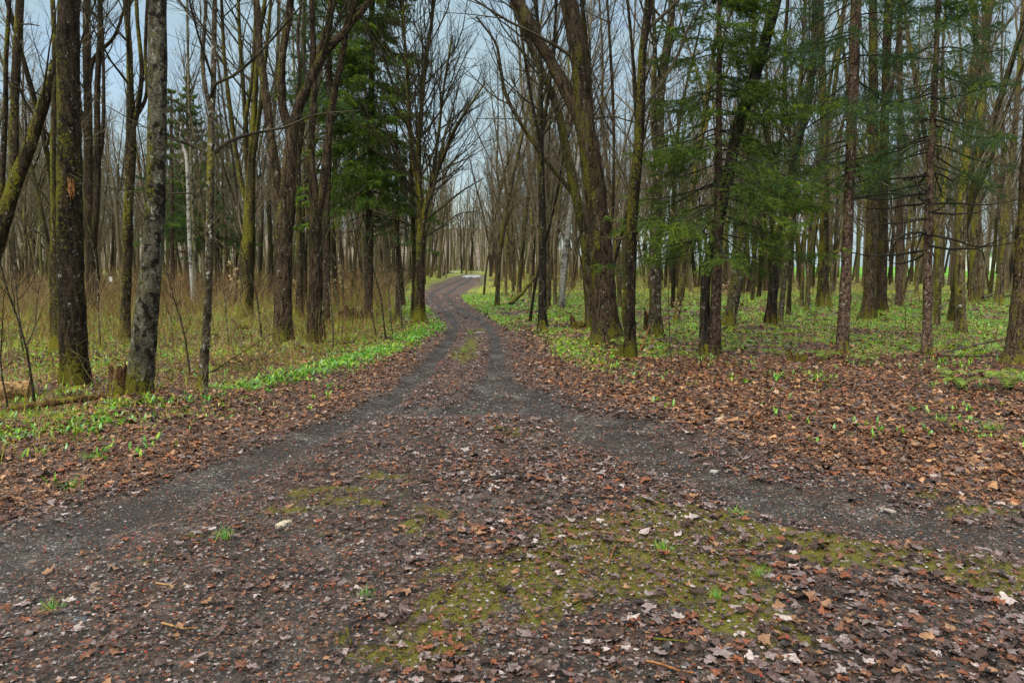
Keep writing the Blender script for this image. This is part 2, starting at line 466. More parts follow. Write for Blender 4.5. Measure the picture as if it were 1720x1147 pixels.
def green_mask(x, y):
    """Spring ground plants: 0 bare litter .. 1 full cover."""
    sd = road_sd(x, y)
    n = fbm(x * 0.42 + 7, y * 0.42, 41, 4); n2 = fbm(x * 1.7, y * 1.7, 47, 3)
    left = x < mid_x(y)
    off_l = edge_x(y) - x
    strip = np.exp(-((off_l - 0.75 - 0.3 * (n - 0.5)) / 0.36) ** 2) * smooth(13, 16, y) * smooth(30, 20, y)
    gl = np.maximum(strip * 1.0, smooth(0.38, 0.62, n * 0.6 + n2 * 0.4) * smooth(0.7, 1.6, sd) * 0.85 * smooth(6, 9, y))
    front = 13.2 + 4.5 * (fbm(x * 0.6, y * 0.35, 51, 4) - 0.5) - np.clip(2.5 - x * 0.6, 0, 2.0)
    gr = smooth(front - 1.2, front + 1.6, y) * smooth(0.45, 0.57, n * 0.5 + n2 * 0.5 + 0.045) * smooth(0.35, 1.0, sd)
    gr = np.maximum(gr, smooth(0.66, 0.8, n2) * smooth(0.8, 2, sd) * 0.45)
    verge = smooth(17, 26, y) * (0.35 + 0.65 * smooth(60, 34, y)) * smooth(3.6, 0.5, sd) * smooth(0.30, 0.5, n2 * 0.6 + n * 0.4)
    gl, gr = np.maximum(gl, verge), np.maximum(gr, verge)
    gl = np.maximum(gl, (0.36 + 0.3 * n) * smooth(9, 16, y) * (sd > 0.6)); gr = np.maximum(gr, (0.30 + 0.25 * n) * smooth(26, 40, y))
    return np.where(left, gl, gr) * (sd > 0.1)

MOUNDS = wpoly([(126, 662), (233, 690), (338, 681), (96, 610), (158, 528), (206, 585), (411, 542), (477, 588), (527, 588), (705, 545), (1020, 582), (993, 556), (912, 560), (1058, 615), (1100, 577), (1190, 606), (1220, 554), (1293, 554), (1382, 523), (1457, 540), (1480, 528), (1714, 624), (1415, 602), (1556, 608)])
def height(x, y, detail=True):
    sd = road_sd(x, y)
    off = smooth(0.1, 1.6, sd)
    z = rise(x, y) + off * (0.10 * (fbm(x * 0.35, y * 0.35, 61, 3) - 0.45) * 2 + 0.05) 
    r = rut_mask(x, y)
    z = z - 0.075 * r * smooth(0.5, -0.2, sd)
    k = (y < 9) & (sd < 0.4)
    if np.any(k):                                  # moss stands up in low cushions
        z[k] += 0.022 * moss_mask(x[k], y[k]) * (0.25 + 1.3 * fbm(x[k] * 7, y[k] * 7, 27, 3) ** 1.5)
    if detail:
        for bx, by in MOUNDS:
            d2 = (x - bx) ** 2 + (y - by) ** 2
            z = z + 0.11 * np.exp(-d2 / 0.30) * (d2 < 2)
        z = z + 0.035 * (fbm(x * 2.3, y * 2.3, 71, 3) - 0.5) * (1 - 0.4 * r) + off * 0.05 * (fbm(x * 1.1, y * 1.1, 81, 3) - 0.5)
    return z

def gz(x, y): return float(height(np.array([float(x)]), np.array([float(y)]))[0])

# ------------------------------------------------------------------ ground, track
def axis(lo, hi, c, fine, g, reach):
    a = [c]; s = fine
    while a[-1] < hi:
        if a[-1] - c > reach: s *= g
        a.append(a[-1] + s)
    b = [c]; s = fine
    while b[-1] > lo:
        if c - b[-1] > reach: s *= g
        b.append(b[-1] - s)
    return np.array(b[:0:-1] + a)
gx = axis(-420, 420, 0.0, 0.05, 1.045, 7.0)
gy = axis(-30, 620, 2.0, 0.045, 1.022, 7.5)
X, Y = np.meshgrid(gx, gy)
X, Y = X.ravel(), Y.ravel()
Z = height(X, Y)
rm, mm, gm, sdv = rut_mask(X, Y), moss_mask(X, Y), green_mask(X, Y), road_sd(X, Y)
rm = rm * smooth(0.5, -0.1, sdv)
tread = (np.sin((X * 0.5 + Y) * 42 + 3 * fbm(X * 2, Y * 2, 15)) * 0.007 + 0.05 * (fbm(X * 3.2, Y * 3.2, 16) - .5)) * rm * smooth(13, 9, Y)
Z = Z + tread
nx, ny = len(gx), len(gy)
jj, ii = np.meshgrid(np.arange(ny - 1), np.arange(nx - 1), indexing='ij')
q = (jj * nx + ii).ravel()
quads = np.stack([q, q + 1, q + nx + 1, q + nx], 1)
fc = sdv[quads].mean(1)
fxm, fym = X[quads].mean(1), Y[quads].mean(1)
is_field = (fym > 72) & (fxm > 9 + (90 - fym) * 0.1)
is_road = (fc < 0) & ~is_field

def ground_mat(name):
    m, nt, b = mat(name); n = N(nt)
    P = n.node('ShaderNodeNewGeometry').outputs['Position']
    A = lambda k: n.node('ShaderNodeAttribute', attribute_name=k).outputs['Fac']
    rut, moss, green = A('rut'), A('moss'), A('green')
    warp = n.node('ShaderNodeVectorMath', operation='ADD')
    nw = n.node('ShaderNodeTexNoise'); nw.inputs['Scale'].default_value = 9; n.ln(P, nw.inputs['Vector'])
    sc = n.node('ShaderNodeVectorMath', operation='SCALE'); n.ln(nw.outputs['Color'], sc.inputs[0]); sc.inputs['Scale'].default_value = 0.10
    n.ln(P, warp.inputs[0]); n.ln(sc.outputs[0], warp.inputs[1]); wv = warp.outputs[0]
    vc = n.vor(wv, 17)
    sp = n.node('ShaderNodeSeparateColor'); n.ln(vc, sp.inputs[0])
    leaf = n.ramp(sp.outputs[0], [(0.0, (0.020, 0.013, 0.010)), (0.3, (0.085, 0.055, 0.042)), (0.55, (0.15, 0.082, 0.050)), (0.8, (0.11, 0.088, 0.080)), (1.0, (0.24, 0.16, 0.105))])
    ed = n.vor(wv, 17, 'Distance', 'DISTANCE_TO_EDGE')
    leaf = n.mix(n.rng(ed, 0.0, 0.14, 0.75, 0.0), leaf, (0.022, 0.016, 0.013))
    soil = n.mix(n.noise(P, 24, 4), (0.016, 0.011, 0.008), (0.055, 0.038, 0.027))
    litter = n.mix(n.rng(n.noise(P, 3.0, 4), 0.28, 0.5), soil, leaf)
    g1 = n.noise(P, 60, 4, 0.7)
    grav = n.mix(n.rng(g1, 0.3, 0.72), (0.012, 0.0095, 0.008), (0.090, 0.083, 0.073))
    st = n.vor(P, 75)
    s2 = n.node('ShaderNodeSeparateColor'); n.ln(st, s2.inputs[0])
    grav = n.mix(n.rng(s2.outputs[1], 0.80, 0.86, 0, 0.8), grav, (0.27, 0.265, 0.25))
    mud = n.rng(n.noise(P, 1.6, 5, 0.7), 0.32, 0.56)
    grav = n.mix(n.math('MULTIPLY', mud, 0.8), grav, (0.018, 0.014, 0.012))
    rf = n.rng(n.math('ADD', rut, n.math('MULTIPLY', n.math('SUBTRACT', n.noise(P, 5, 6, 0.75), 0.5), 1.7)), 0.25, 0.70)
    onroad = n.rng(A('track'), 0.25, 0.75)
    lf = n.rng(n.noise(P, 4.5, 6, 0.75), 0.46, 0.62, 0.0, 0.75)
    wet = n.mix(lf, grav, litter)
    litter = n.mix(n.math('MULTIPLY', onroad, 0.85), litter, wet)
    c = n.mix(rf, litter, grav)
    mc = n.mix(n.noise(P, 45, 3), (0.045, 0.045, 0.006), (0.15, 0.14, 0.016))
    mf = n.rng(n.math('ADD', moss, n.math('MULTIPLY', n.math('SUBTRACT', n.noise(P, 16, 6, 0.8), 0.5), 1.8)), 0.46, 0.80)
    c = n.mix(mf, c, mc)
    gc = n.mix(n.noise(P, 12, 4), (0.11, 0.19, 0.008), (0.34, 0.37, 0.020))
    gf = n.rng(n.math('ADD', green, n.math('MULTIPLY', n.math('SUBTRACT', n.noise(P, 8, 5, 0.75), 0.5), 1.4)), 0.36, 0.68, 0, 0.9)
    c = n.mix(gf, c, gc)
    n.ln(c, b.inputs['Base Color'])
    n.ln(n.rng(n.math('MULTIPLY', mud, onroad), 0.0, 1.0, 0.62, 0.36), b.inputs['Roughness']); b.inputs['Specular IOR Level'].default_value = 0.25
    hh = n.math('ADD', n.math('MULTIPLY', g1, 0.5), n.math('ADD', n.math('MULTIPLY', n.noise(P, 22, 4, 0.7), 0.8), n.math('MULTIPLY', s2.outputs[1], 0.3)))
    n.bump(hh, b, 0.8, 0.03)
    return m
M['ground'] = ground_mat('forest_floor_soil_and_litter')
M['track'] = ground_mat('dirt_track_mud_and_gravel')

def sub_mesh(name, sel, material):
    f = quads[sel]; u, inv = np.unique(f, return_inverse=True)
    o = mesh_obj(name, np.stack([X[u], Y[u], Z[u]], 1), inv.reshape(-1, 4), material, None, True,
                 {'rut': rm[u], 'moss': mm[u], 'green': gm[u], 'track': smooth(0.25, -0.35, sdv[u]) * (0.12 + 0.88 * smooth(12.5, 8.5, Y[u]))})
    return o
tag(sub_mesh('ground', ~is_road & ~is_field, M['ground']), 'leaf strewn forest floor with spring plants', 'ground', None, 'structure')
is_mouth = is_road & (fym > 74)
is_road &= ~is_mouth
is_ground = ~is_road & ~is_field & ~is_mouth
tag(sub_mesh('road_mouth', is_mouth, M['asphalt']), 'pale worn mouth of the track at the paved road', 'road', None, 'structure')
tag(sub_mesh('dirt_track', is_road, M['track']), 'rutted muddy forest track winding between the trees', 'track', None, 'structure')
tag(sub_mesh('field', is_field, M['field']), 'bright green meadow beyond the woods', 'field', None, 'structure')
# paved road crossing at the end of the track
px = np.linspace(-60, 60, 61); py0 = 93 + 0.02 * px; 
V = np.concatenate([np.stack([px, py0 + d, rise(px, py0 + d) + 0.06], 1) for d in (0, 7.0)])
F = np.array([[i, i + 1, i + 62, i + 61] for i in range(60)])
tag(mesh_obj('paved_road', V, F, M['asphalt']), 'pale paved road crossing at the end of the track', 'road', None, 'structure')

hxs = np.linspace(-420, 60, 97); hy_ = np.linspace(190, 330, 15)
HX, HY = np.meshgrid(hxs, hy_)
HZ = 0.5 + 17 * np.sin((HY - 190) / 140 * math.pi / 2) * smooth(60, -30, HX) * (0.75 + 0.5 * fbm(HX / 60, HY / 60, 7, 3)) + 2.5 * (fbm(HX / 6, HY / 6, 8, 4) - 0.5)
hq = (np.arange(14)[:, None] * 97 + np.arange(96)[None]).ravel()
tag(mesh_obj('hill', np.stack([HX.ravel(), HY.ravel(), HZ.ravel()], 1), np.stack([hq, hq + 1, hq + 98, hq + 97], 1), M['hill']), 'low brown wooded hill far behind the track', 'hill', None, 'structure')

# ------------------------------------------------------------------ trees
ROADTREE = []                                      # trunk positions, so that nothing is planted through another
def extend(P, Rd, top, rng, ext=None):
    """Carry a stem surveyed up to the edge of the photograph on to the tree's real height."""
    P, Rd = list(map(np.array, P)), list(Rd)
    d = nrm(P[-1] - P[-2]); r0 = Rd[-1]
    L = ext if ext is not None else max(0.5, top - P[-1][2])
    n = max(2, int(L / 1.2)); p = P[-1]
    for k in range(n):
        d = nrm(d + np.array([0, 0, 0.10]) + rng.normal(size=3) * 0.05)
        p = p + d * L / n; P.append(p); Rd.append(r0 + (max(0.012, r0 * 0.15) - r0) * (k + 1) / n)
    return P, Rd

def crown_geo(stems, rng, dens=1.0, t0=0.3, l1=2.8, ang=(0.5, 1.0), trop=0.10, seg=(7, 5, 4), fine=1.0, low=None):
    """Limbs, branches and twigs on the stems: [(P, Rd)], each of its own length."""
    g = Geo()
    b1, r1 = [], []
    for P, Rd in stems:
        L = np.sum(np.linalg.norm(np.diff(P, axis=0), axis=1))
        c = max(3, int(L * 1.5 * dens))
        idx = np.linspace(0, len(P) - 1, 24).astype(int)
        lp, lr = grow(P[idx][None], Rd[idx][None], rng, c, low if low is not None else t0, 0.985, ang, min(l1, L * 0.45), 0.45, seg[0], trop, 0.10, 0.5, 0.003, False, 0.15)
        b1.append(lp); r1.append(lr)
    b1, r1 = np.concatenate(b1), np.concatenate(r1)
    b2, r2 = grow(b1, r1, rng, int(6 * fine), 0.15, 0.97, (0.35, 0.8), 0.42, 0.4, seg[1], 0.07, 0.12, 0.6, 0.0020, True, 0.3)
    b3, r3 = grow(b2, r2, rng, int(6 * fine), 0.15, 0.98, (0.35, 0.8), 0.50, 0.4, seg[2] - 1, 0.04, 0.14, 0.7, 0.0014, True, 0.5)
    for b, r, s in ((b1, r1, 6), (b2, r2, 4), (b3, r3, 3)):
        g.add(*tubes(b, r, s))
    return g

def px_stem(pix, Y0, slope=0.0, rng=R):
    """A stem read off the photograph: (x, y, width) in pixels, standing at forward distance Y0, leaning by slope towards/away."""
    a = np.array(pix, float)
    y = Y0 + slope * np.arange(len(a)) / max(1, len(a) - 1)
    P = at_depth(a[:, 0], a[:, 1], y)
    return P, a[:, 2] * 0.5 * y / (FPX * CP)

def hero(name, label, cat, barkm, main, forks=(), limbs=(), top=14, group=None, flare=0.75, crown=None, seed=1, ridge=0.05, t0=0.35, twig='twig', extra_depth=0.0):
    rng = np.random.default_rng(seed)
    x0, y0 = on_ground(np.array([main[0][0]]), np.array([main[0][1]]))
    x0, y0 = float(x0[0]), float(y0[0]) + extra_depth
    z0 = gz(x0, y0)
    root = thing(name, label, cat, (x0, y0, z0), group)
    ROADTREE.append((x0, y0))
    org = np.array([x0, y0, z0])
    P, Rd = px_stem(main, y0)
    P = np.concatenate([[P[0] + (P[0] - P[1]) * 0.0 - [0, 0, max(0.2, P[0][2] - z0 + 0.2)]], P]); Rd = np.concatenate([[Rd[0] * 1.02], Rd])
    if main[-1][1] < 20: P, Rd = extend(P, Rd, top, rng)
    tg = Geo(); stems = []
    P, Rd = resample(P, Rd, 0.10)
    stem_mesh(tg, P - org, Rd, rng, 20 if Rd[0] > 0.1 else 12, flare, 0.05, ridge)
    stems.append((P - org, Rd))
    for k, f in enumerate(forks):
        Pf, Rf = px_stem(f, y0, rng.uniform(-0.5, 0.5))
        Pf[:, 1] -= 0
        if f[-1][1] < 20: Pf, Rf = extend(Pf, Rf, top, rng, ext=min(top, Rf[-1] * 110 + 1))
        Pf, Rf = resample(Pf, Rf, 0.12)
        stem_mesh(tg, Pf - org, Rf, rng, 14 if Rf[0] > 0.06 else 9, 0, 0.05, ridge)
        stems.append((Pf - org, Rf))
    trunk = tg.build('trunk', barkm, root)
    kw = dict(dens=1.25, t0=t0); kw.update(crown or {})
    g = crown_geo(stems, rng, **kw)
    for f in limbs:
        Pf, Rf = px_stem(f, y0, rng.uniform(-0.8, 0.8))
        Pf, Rf = resample(Pf, Rf, 0.12)
        Pf = Pf - org
        g.add(*tubes(Pf[None], Rf[None], 7))
        idx = np.linspace(0, len(Pf) - 1, 12).astype(int)
        c1, q1 = grow(Pf[idx][None], Rf[idx][None], rng, 12, 0.15, 0.98, (0.4, 0.9), 0.32, 0.5, 5, 0.06, 0.1, 0.6, 0.003, True)
        c2, q2 = grow(c1, q1, rng, 5, 0.2, 0.98, (0.4, 0.8), 0.4, 0.4, 3, 0.05, 0.1, 0.6, 0.0022, True)
        g.add(*tubes(c1, q1, 4)); g.add(*tubes(c2, q2, 3))
    g.build('crown', M[twig], root)
    return root, trunk, org

# --- the near trees, one by one
r, trunk, org = hero('maple_tree', 'thick dark mossy trunk with an orange torn scar halfway up', 'tree', M['bark_dark'],
    [(126, 662, 46), (125, 610, 41), (122, 540, 42), (119, 440, 38), (116, 282, 35), (114, 94, 34), (117, 0, 31)], seed=11, flare=0.35, ridge=0.07,
    crown=dict(dens=0.55), t0=0.45)
# the torn scar: splintered wood proud of the bark
sp = at_depth(np.array([122.]), np.array([318.]), float(org[1]))[0] - org
sg = Geo(); rr = np.random.default_rng(4)
for k in range(9):
    h = rr.uniform(0.06, 0.14); xx = sp[0] + rr.uniform(-0.01, 0.075); zz = sp[2] + rr.uniform(-0.08, 0.05)
    yb = -0.105 + max(0, xx - sp[0]) ** 2 * 6
    Pt = np.array([[xx, yb - 0.01, zz - h], [xx + rr.normal() * 0.006, yb - 0.028, zz], [xx + rr.normal() * 0.012, yb - 0.02, zz + h]])
    sg.add(*tubes(Pt[None], np.array([[0.004, 0.018, 0.003]]), 5))
sg.build('bark_scar', M['scar'], trunk)

hero('maple_tree', 'lichen grey leaning trunk speckled with dark moss beside a rotten stump', 'tree', M['bark_grey'],
    [(233, 690, 46), (236, 640, 42), (242, 565, 38), (251, 471, 34), (257, 400, 32), (261, 345, 31), (264, 220, 28), (265, 107, 29), (264, 0, 28)], seed=12, flare=0.3,
    crown=dict(dens=0.5), t0=0.5, ridge=0.05)
hero('young_maple_tree', 'slim young trunk at the verge with one long limb arching over the brush', 'tree', M['bark_smooth'],
    [(338, 681, 19), (343, 600, 15), (347, 540, 14), (351, 440, 13), (354, 270, 12), (355, 200, 10), (358, 160, 9), (360, 56, 8), (361, 0, 7)],
    forks=[[(355, 190, 8), (348, 165, 7.5), (340, 98, 7), (346, 0, 6)]],
    limbs=[[(355, 262, 7), (361, 256, 7), (386, 237, 6), (431, 223, 5), (475, 215, 4), (531, 193, 2.5), (600, 186, 1.5)],
           [(353, 262, 5), (345, 255, 4.5), (319, 243, 3.5), (280, 232, 2.5), (200, 190, 1.6), (130, 150, 1)],
           [(352, 168, 5.5), (364, 140, 5), (392, 128, 4.6), (436, 89, 4), (481, 39, 3.4), (510, 5, 2.4)],
           [(352, 340, 3), (320, 325, 2.4), (250, 325, 1.8), (160, 310, 1.2), (110, 290, .8)]],
    seed=13, top=9, flare=0.3, crown=dict(dens=0.6, l1=1.6), t0=0.4)
hero('maple_tree', 'mossy leaning trunk at the edge with a broken off stub limb', 'tree', M['bark_dark'],
    [(-48, 610, 30), (-40, 540, 26), (-22, 470, 24), (-2, 400, 23), (14, 345, 22), (26, 308, 22), (52, 240, 18), (76, 165, 17), (90, 118, 15), (92, 102, 11)],
    forks=[[(22, 318, 15), (24, 270, 14), (24, 200, 13), (26, 130, 13), (31, 40, 12), (33, 0, 11)], [(0, 395, 9), (4, 300, 9), (9, 180, 8), (10, 100, 7), (16, 0, 6)]],
    limbs=[[(28, 135, 3.5), (45, 175, 4), (80, 225, 4.5), (97, 247, 4)], [(32, 42, 2.4), (48, 41, 2.2), (66, 44, 1.6)]],
    seed=14, crown=dict(dens=0.55), t0=0.55)
hero('maple_tree', 'narrow dark trunk half hidden behind the scarred mossy trunk', 'tree', M['bark_mossy'],
    [(96, 610, 23), (97, 560, 20), (95, 500, 20), (91, 455, 15), (91, 376, 10), (89, 250, 9), (92, 120, 8), (88, 0, 7)], seed=15, crown=dict(dens=0.5))
hero('maple_tree', 'many stemmed grey maple rising just right of the scarred trunk', 'tree', M['bark_brown'],
    [(158, 528, 22), (157, 480, 19), (152, 400, 17), (149, 300, 14), (148, 200, 12), (146, 100, 12), (146, 0, 11)],
    forks=[[(150, 140, 7), (155, 105, 8), (170, 85, 6), (192, 62, 5), (207, 20, 4), (210, 0, 3)], [(156, 420, 12), (164, 300, 10), (163, 160, 9), (168, 60, 8), (168, 0, 7)],
           [(157, 330, 6), (172, 230, 6), (174, 120, 5), (170, 0, 4)], [(150, 250, 7), (136, 190, 6), (130, 130, 5), (118, 90, 4)]], seed=16)
hero('maple_tree', 'dark trunk forking high into upright stems behind the lichen grey trunk', 'tree', M['bark_dark'],
    [(206, 585, 22), (210, 545, 17), (212, 500, 15), (213, 440, 16), (216, 350, 15), (220, 251, 15), (219, 180, 13), (217, 82, 9), (211, 0, 8)],
    forks=[[(220, 225, 9), (230, 190, 8), (238, 120, 7), (231, 40, 6), (229, 0, 6)], [(224, 205, 6), (246, 160, 6), (244, 90, 5), (248, 0, 5)]], seed=17)
hero('maple_tree', 'bushy topped mossy maple splitting into a broom of stems', 'tree', M['bark_mossy'],
    [(411, 542, 26), (414, 500, 23), (418, 400, 21), (420, 330, 17), (422, 279, 13), (428, 167, 9), (434, 80, 7), (445, 0, 6)],
    forks=[[(419, 340, 10), (414, 250, 8), (412, 195, 7), (404, 84, 6), (400, 0, 5)], [(417, 350, 9), (402, 290, 8), (388, 195, 7), (377, 98, 6), (372, 0, 5)],
           [(420, 320, 8), (411, 223, 7), (424, 125, 6), (430, 0, 5)], [(421, 300, 8), (432, 220, 7), (447, 90, 6), (455, 0, 5)]], seed=18)
hero('maple_tree', 'ridged maple with twin stems, the bigger one forked wide over the brush', 'tree', M['bark_brown'],
    [(477, 588, 34), (476, 550, 29), (476, 500, 28), (477, 439, 28), (478, 370, 26), (484, 301, 23), (490, 232, 20), (500, 185, 17), (515, 151, 16), (543, 94, 14), (587, 44, 11), (622, 0, 9)],
    forks=[[(474, 365, 17), (466, 315, 17), (456, 240, 15), (447, 163, 13), (437, 94, 12), (430, 0, 10)],
           [(491, 225, 14), (477, 190, 13), (473, 150, 13), (475, 94, 12), (486, 19, 12), (488, 0, 11)],
           [(512, 158, 9), (532, 100, 9), (550, 45, 9), (556, 0, 8)], [(494, 215, 6), (503, 130, 5), (500, 60, 5), (506, 0, 4)]], seed=19, ridge=0.08, crown=dict(dens=0.7))
hero('maple_tree', 'dark ridged trunk with bramble canes round its foot, forked into steep limbs', 'tree', M['bark_brown'],
    [(527, 588, 27), (528, 540, 24), (530, 470, 22), (531, 408, 20), (530, 350, 18), (524, 290, 13), (523, 230, 11), (527, 150, 10), (524, 0, 9)],
    forks=[[(531, 380, 14), (540, 330, 13), (548, 270, 13), (553, 220, 12), (562, 157, 11), (578, 75, 10), (590, 0, 8)]],
    limbs=[[(533, 440, 3), (548, 385, 2.5), (552, 335, 2), (560, 300, 1.5)]], seed=20, ridge=0.08, crown=dict(dens=0.7))
hero('maple_tree', 'feathery topped maple at the bend fanning fine branches over the track', 'tree', M['bark_dark'],
    [(705, 545, 22), (705, 500, 17), (706, 440, 15), (708, 385, 14), (705, 330, 10), (703, 250, 9), (708, 180, 7), (716, 100, 6), (726, 30, 5), (728, 0, 4)],
    forks=[[(708, 390, 10), (716, 345, 10), (730, 300, 8), (745, 262, 7), (764, 218, 6), (788, 180, 4), (815, 140, 3)],
           [(707, 400, 6), (722, 320, 6), (735, 240, 5), (745, 150, 4), (760, 60, 3)], [(706, 340, 5), (690, 250, 5), (684, 150, 4), (680, 60, 3), (676, 0, 3)]],
    limbs=[[(709, 372, 5), (740, 350, 4), (775, 322, 3), (812, 300, 1.5)], [(708, 400, 4), (735, 385, 3), (770, 360, 2), (800, 355, 1.2)]],
    seed=21, crown=dict(dens=3.2, l1=3.4, trop=0.13, ang=(0.4, 0.9), fine=1.3), t0=0.22)
hero('maple_tree', 'slim companion trunk pressed against the left of the feathery maple', 'tree', M['bark_dark'],
    [(694, 540, 9), (695, 480, 8), (694, 376, 7), (690, 250, 6), (684, 120, 5), (672, 0, 4)], seed=22, crown=dict(dens=1.4))
hero('maple_tree', 'huge ridged maple with root flare, splitting into two great limbs above the track', 'tree', M['bark_brown'],
    [(1020, 582, 56), (1018, 540, 45), (1015, 500, 41), (1011, 439, 38), (1002, 345, 35), (992, 270, 33), (983, 210, 31), (977, 138, 28), (970, 82, 28), (955, 0, 27)],
    forks=[[(992, 262, 24), (978, 205, 25), (958, 165, 22), (923, 100, 19), (896, 56, 18), (882, 25, 18), (868, 0, 17)],
           [(1031, 575, 7), (1028, 520, 6), (1024, 430, 5), (1030, 330, 5), (1030, 180, 5), (1020, 0, 4)]],
    limbs=[[(975, 210, 3), (940, 205, 2.4), (880, 200, 1.8), (800, 200, 1)], [(995, 200, 3.5), (1030, 196, 2.8), (1065, 205, 2), (1100, 200, 1.2)]],
    seed=23, flare=0.75, ridge=0.09, top=17, crown=dict(dens=0.6))
hero('maple_tree', 'crooked trunk behind the huge maple throwing a long curved limb leftwards', 'tree', M['bark_mid'],
    [(993, 556, 17), (988, 480, 15), (982, 400, 16), (968, 333, 16), (956, 276, 15), (936, 182, 13), (915, 130, 11), (898, 94, 10), (875, 40, 9), (860, 0, 8)],
    forks=[[(967, 335, 8), (952, 312, 7), (917, 270, 7), (888, 228, 7), (867, 195, 6.5), (848, 155, 6), (840, 110, 5), (832, 72, 4), (800, 28, 3)]],
    seed=24, crown=dict(dens=0.9))
hero('maple_tree', 'straight dark pole of a tree standing alone at the green verge', 'tree', M['bark_black'],
    [(912, 560, 17), (911, 520, 14), (911, 377, 12), (909, 251, 9), (907, 94, 7), (900, 0, 6)],
    forks=[[(910, 260, 6), (890, 150, 5), (876, 60, 4), (868, 0, 4)], [(909, 240, 6), (925, 130, 5), (935, 0, 4)]], seed=25, crown=dict(dens=1.3))
hero('maple_tree', 'dark wavy trunk in front of the huge maple, white flecked with lichen', 'tree', M['bark_dark'],
    [(1058, 615, 22), (1058, 560, 19), (1055, 520, 22), (1059, 450, 18), (1060, 377, 17), (1070, 282, 16), (1076, 188, 15), (1079, 94, 13), (1090, 0, 13)],
    limbs=[[(1076, 200, 6), (1090, 172, 6), (1112, 140, 5), (1137, 96, 5), (1160, 40, 4), (1185, 2, 3)], [(1062, 390, 3), (1040, 402, 2.5), (1010, 398, 1.5), (985, 405, 1)],
           [(1072, 265, 4), (1092, 235, 3.5), (1130, 215, 2.5), (1180, 170, 1.5)]], seed=26, crown=dict(dens=0.7), t0=0.4)
hero('maple_tree', 'grey green trunk between the wavy dark trunk and the leafy spruce', 'tree', M['bark_smooth'],
    [(1100, 577, 24), (1100, 520, 20), (1101, 450, 19), (1102, 377, 18), (1107, 251, 15), (1110, 157, 13), (1124, 63, 12), (1130, 0, 11)],
    forks=[[(1105, 300, 8), (1097, 200, 8), (1100, 90, 7), (1096, 0, 6)]], seed=27, crown=dict(dens=0.8))
hero('maple_tree', 'leaning trunk that crosses up behind the green spruce boughs', 'tree', M['bark_black'],
    [(1186, 606, 20), (1184, 550, 18), (1184, 500, 16), (1187, 452, 16), (1203, 390, 17), (1223, 300, 18), (1241, 209, 19), (1272, 115, 18), (1303, 0, 18)], seed=28, extra_depth=0.15, crown=dict(dens=0.5), t0=0.5)
hero('maple_tree', 'curved mossy trunk hooked at its foot behind the leafy spruce', 'tree', M['bark_smooth'],
    [(1220, 554, 24), (1229, 520, 19), (1238, 480, 17), (1244, 430, 14), (1250, 370, 13), (1252, 250, 11), (1262, 120, 9), (1268, 0, 7)],
    forks=[[(1218, 550, 8), (1226, 500, 7), (1233, 450, 6), (1236, 370, 5)]], seed=29)
hero('maple_tree', 'black wet trunk leaning right among the green ground plants', 'tree', M['bark_black'],
    [(1293, 554, 20), (1297, 510, 16), (1300, 471, 16), (1307, 408, 15), (1322, 330, 13), (1337, 251, 13), (1350, 201, 12), (1365, 113, 11), (1372, 0, 11)],
    limbs=[[(1335, 262, 4), (1315, 225, 4), (1290, 190, 3), (1265, 160, 2)]], seed=30)
hero('maple_tree', 'thin twin trunk tilted close beside the black wet trunk', 'tree', M['bark_smooth'],
    [(1308, 546, 10), (1314, 500, 9), (1320, 440, 8), (1326, 380, 8), (1340, 280, 7), (1345, 150, 6), (1352, 0, 5)], seed=31)
hero('maple_tree', 'old trunk with rotten flared base beyond the leaf carpet', 'tree', M['bark_dark'],
    [(1382, 523, 24), (1383, 480, 18), (1384, 408, 15), (1386, 251, 13), (1381, 125, 11), (1378, 0, 10)],
    forks=[[(1385, 240, 8), (1400, 160, 7), (1412, 60, 6), (1420, 0, 5)]], seed=32, flare=0.9)
hero('maple_tree', 'front stem of the close pair of stout grey trunks', 'tree', M['bark_brown'],
    [(1457, 540, 24), (1460, 490, 19), (1463, 431, 18), (1466, 298, 16), (1467, 150, 14), (1466, 0, 12)], seed=33)
hero('maple_tree', 'rear stem of the close pair of stout grey trunks', 'tree', M['bark_brown'],
    [(1480, 528, 19), (1481, 470, 16), (1483, 398, 15), (1486, 199, 13), (1493, 0, 13)],
    forks=[[(1485, 215, 7), (1500, 130, 6), (1512, 40, 5), (1516, 0, 5)]], seed=34)
hero('maple_tree', 'massive leaning trunk with flared ferny foot cut by the edge', 'tree', M['bark_brown'],
    [(1714, 624, 56), (1717, 580, 47), (1721, 520, 43), (1727, 440, 39), (1735, 300, 36), (1750, 0, 32)], seed=35, flare=0.8, ridge=0.1, crown=dict(dens=0.5), t0=0.5)
hero('maple_tree', 'straight mossy trunk rising before the pale distant house', 'tree', M['bark_mid'],
    [(1634, 512, 16), (1636, 450, 14), (1639, 364, 13), (1648, 199, 12), (1662, 0, 10)],
    limbs=[[(1640, 350, 4), (1665, 310, 3), (1700, 290, 2)]], seed=36)
hero('maple_tree', 'slanting slim trunk over the heap of fallen branches', 'tree', M['bark_mid'],
    [(1676, 514, 14), (1682, 450, 11), (1691, 364, 10), (1704, 230, 9), (1716, 66, 8), (1720, 0, 7)], seed=37)
hero('birch_tree', 'white birch with a crooked broken top deep in the brush', 'tree', M['bark_birch'],
    [(324, 515, 6.5), (322, 470, 6), (318, 400, 6), (314, 276, 5.5), (308, 250, 4.5), (303, 230, 3.5), (305, 205, 2)], seed=38, crown=dict(dens=0.3, l1=0.8, fine=0.7), flare=0.2, t0=0.6)
hero('birch_tree', 'greyer birch standing against the crooked white birch', 'tree', M['bark_grey'],
    [(331, 513, 6.5), (328, 440, 6), (325, 377, 5.5), (320, 250, 4.5), (316, 100, 4), (314, 0, 3)], seed=39, flare=0.2)
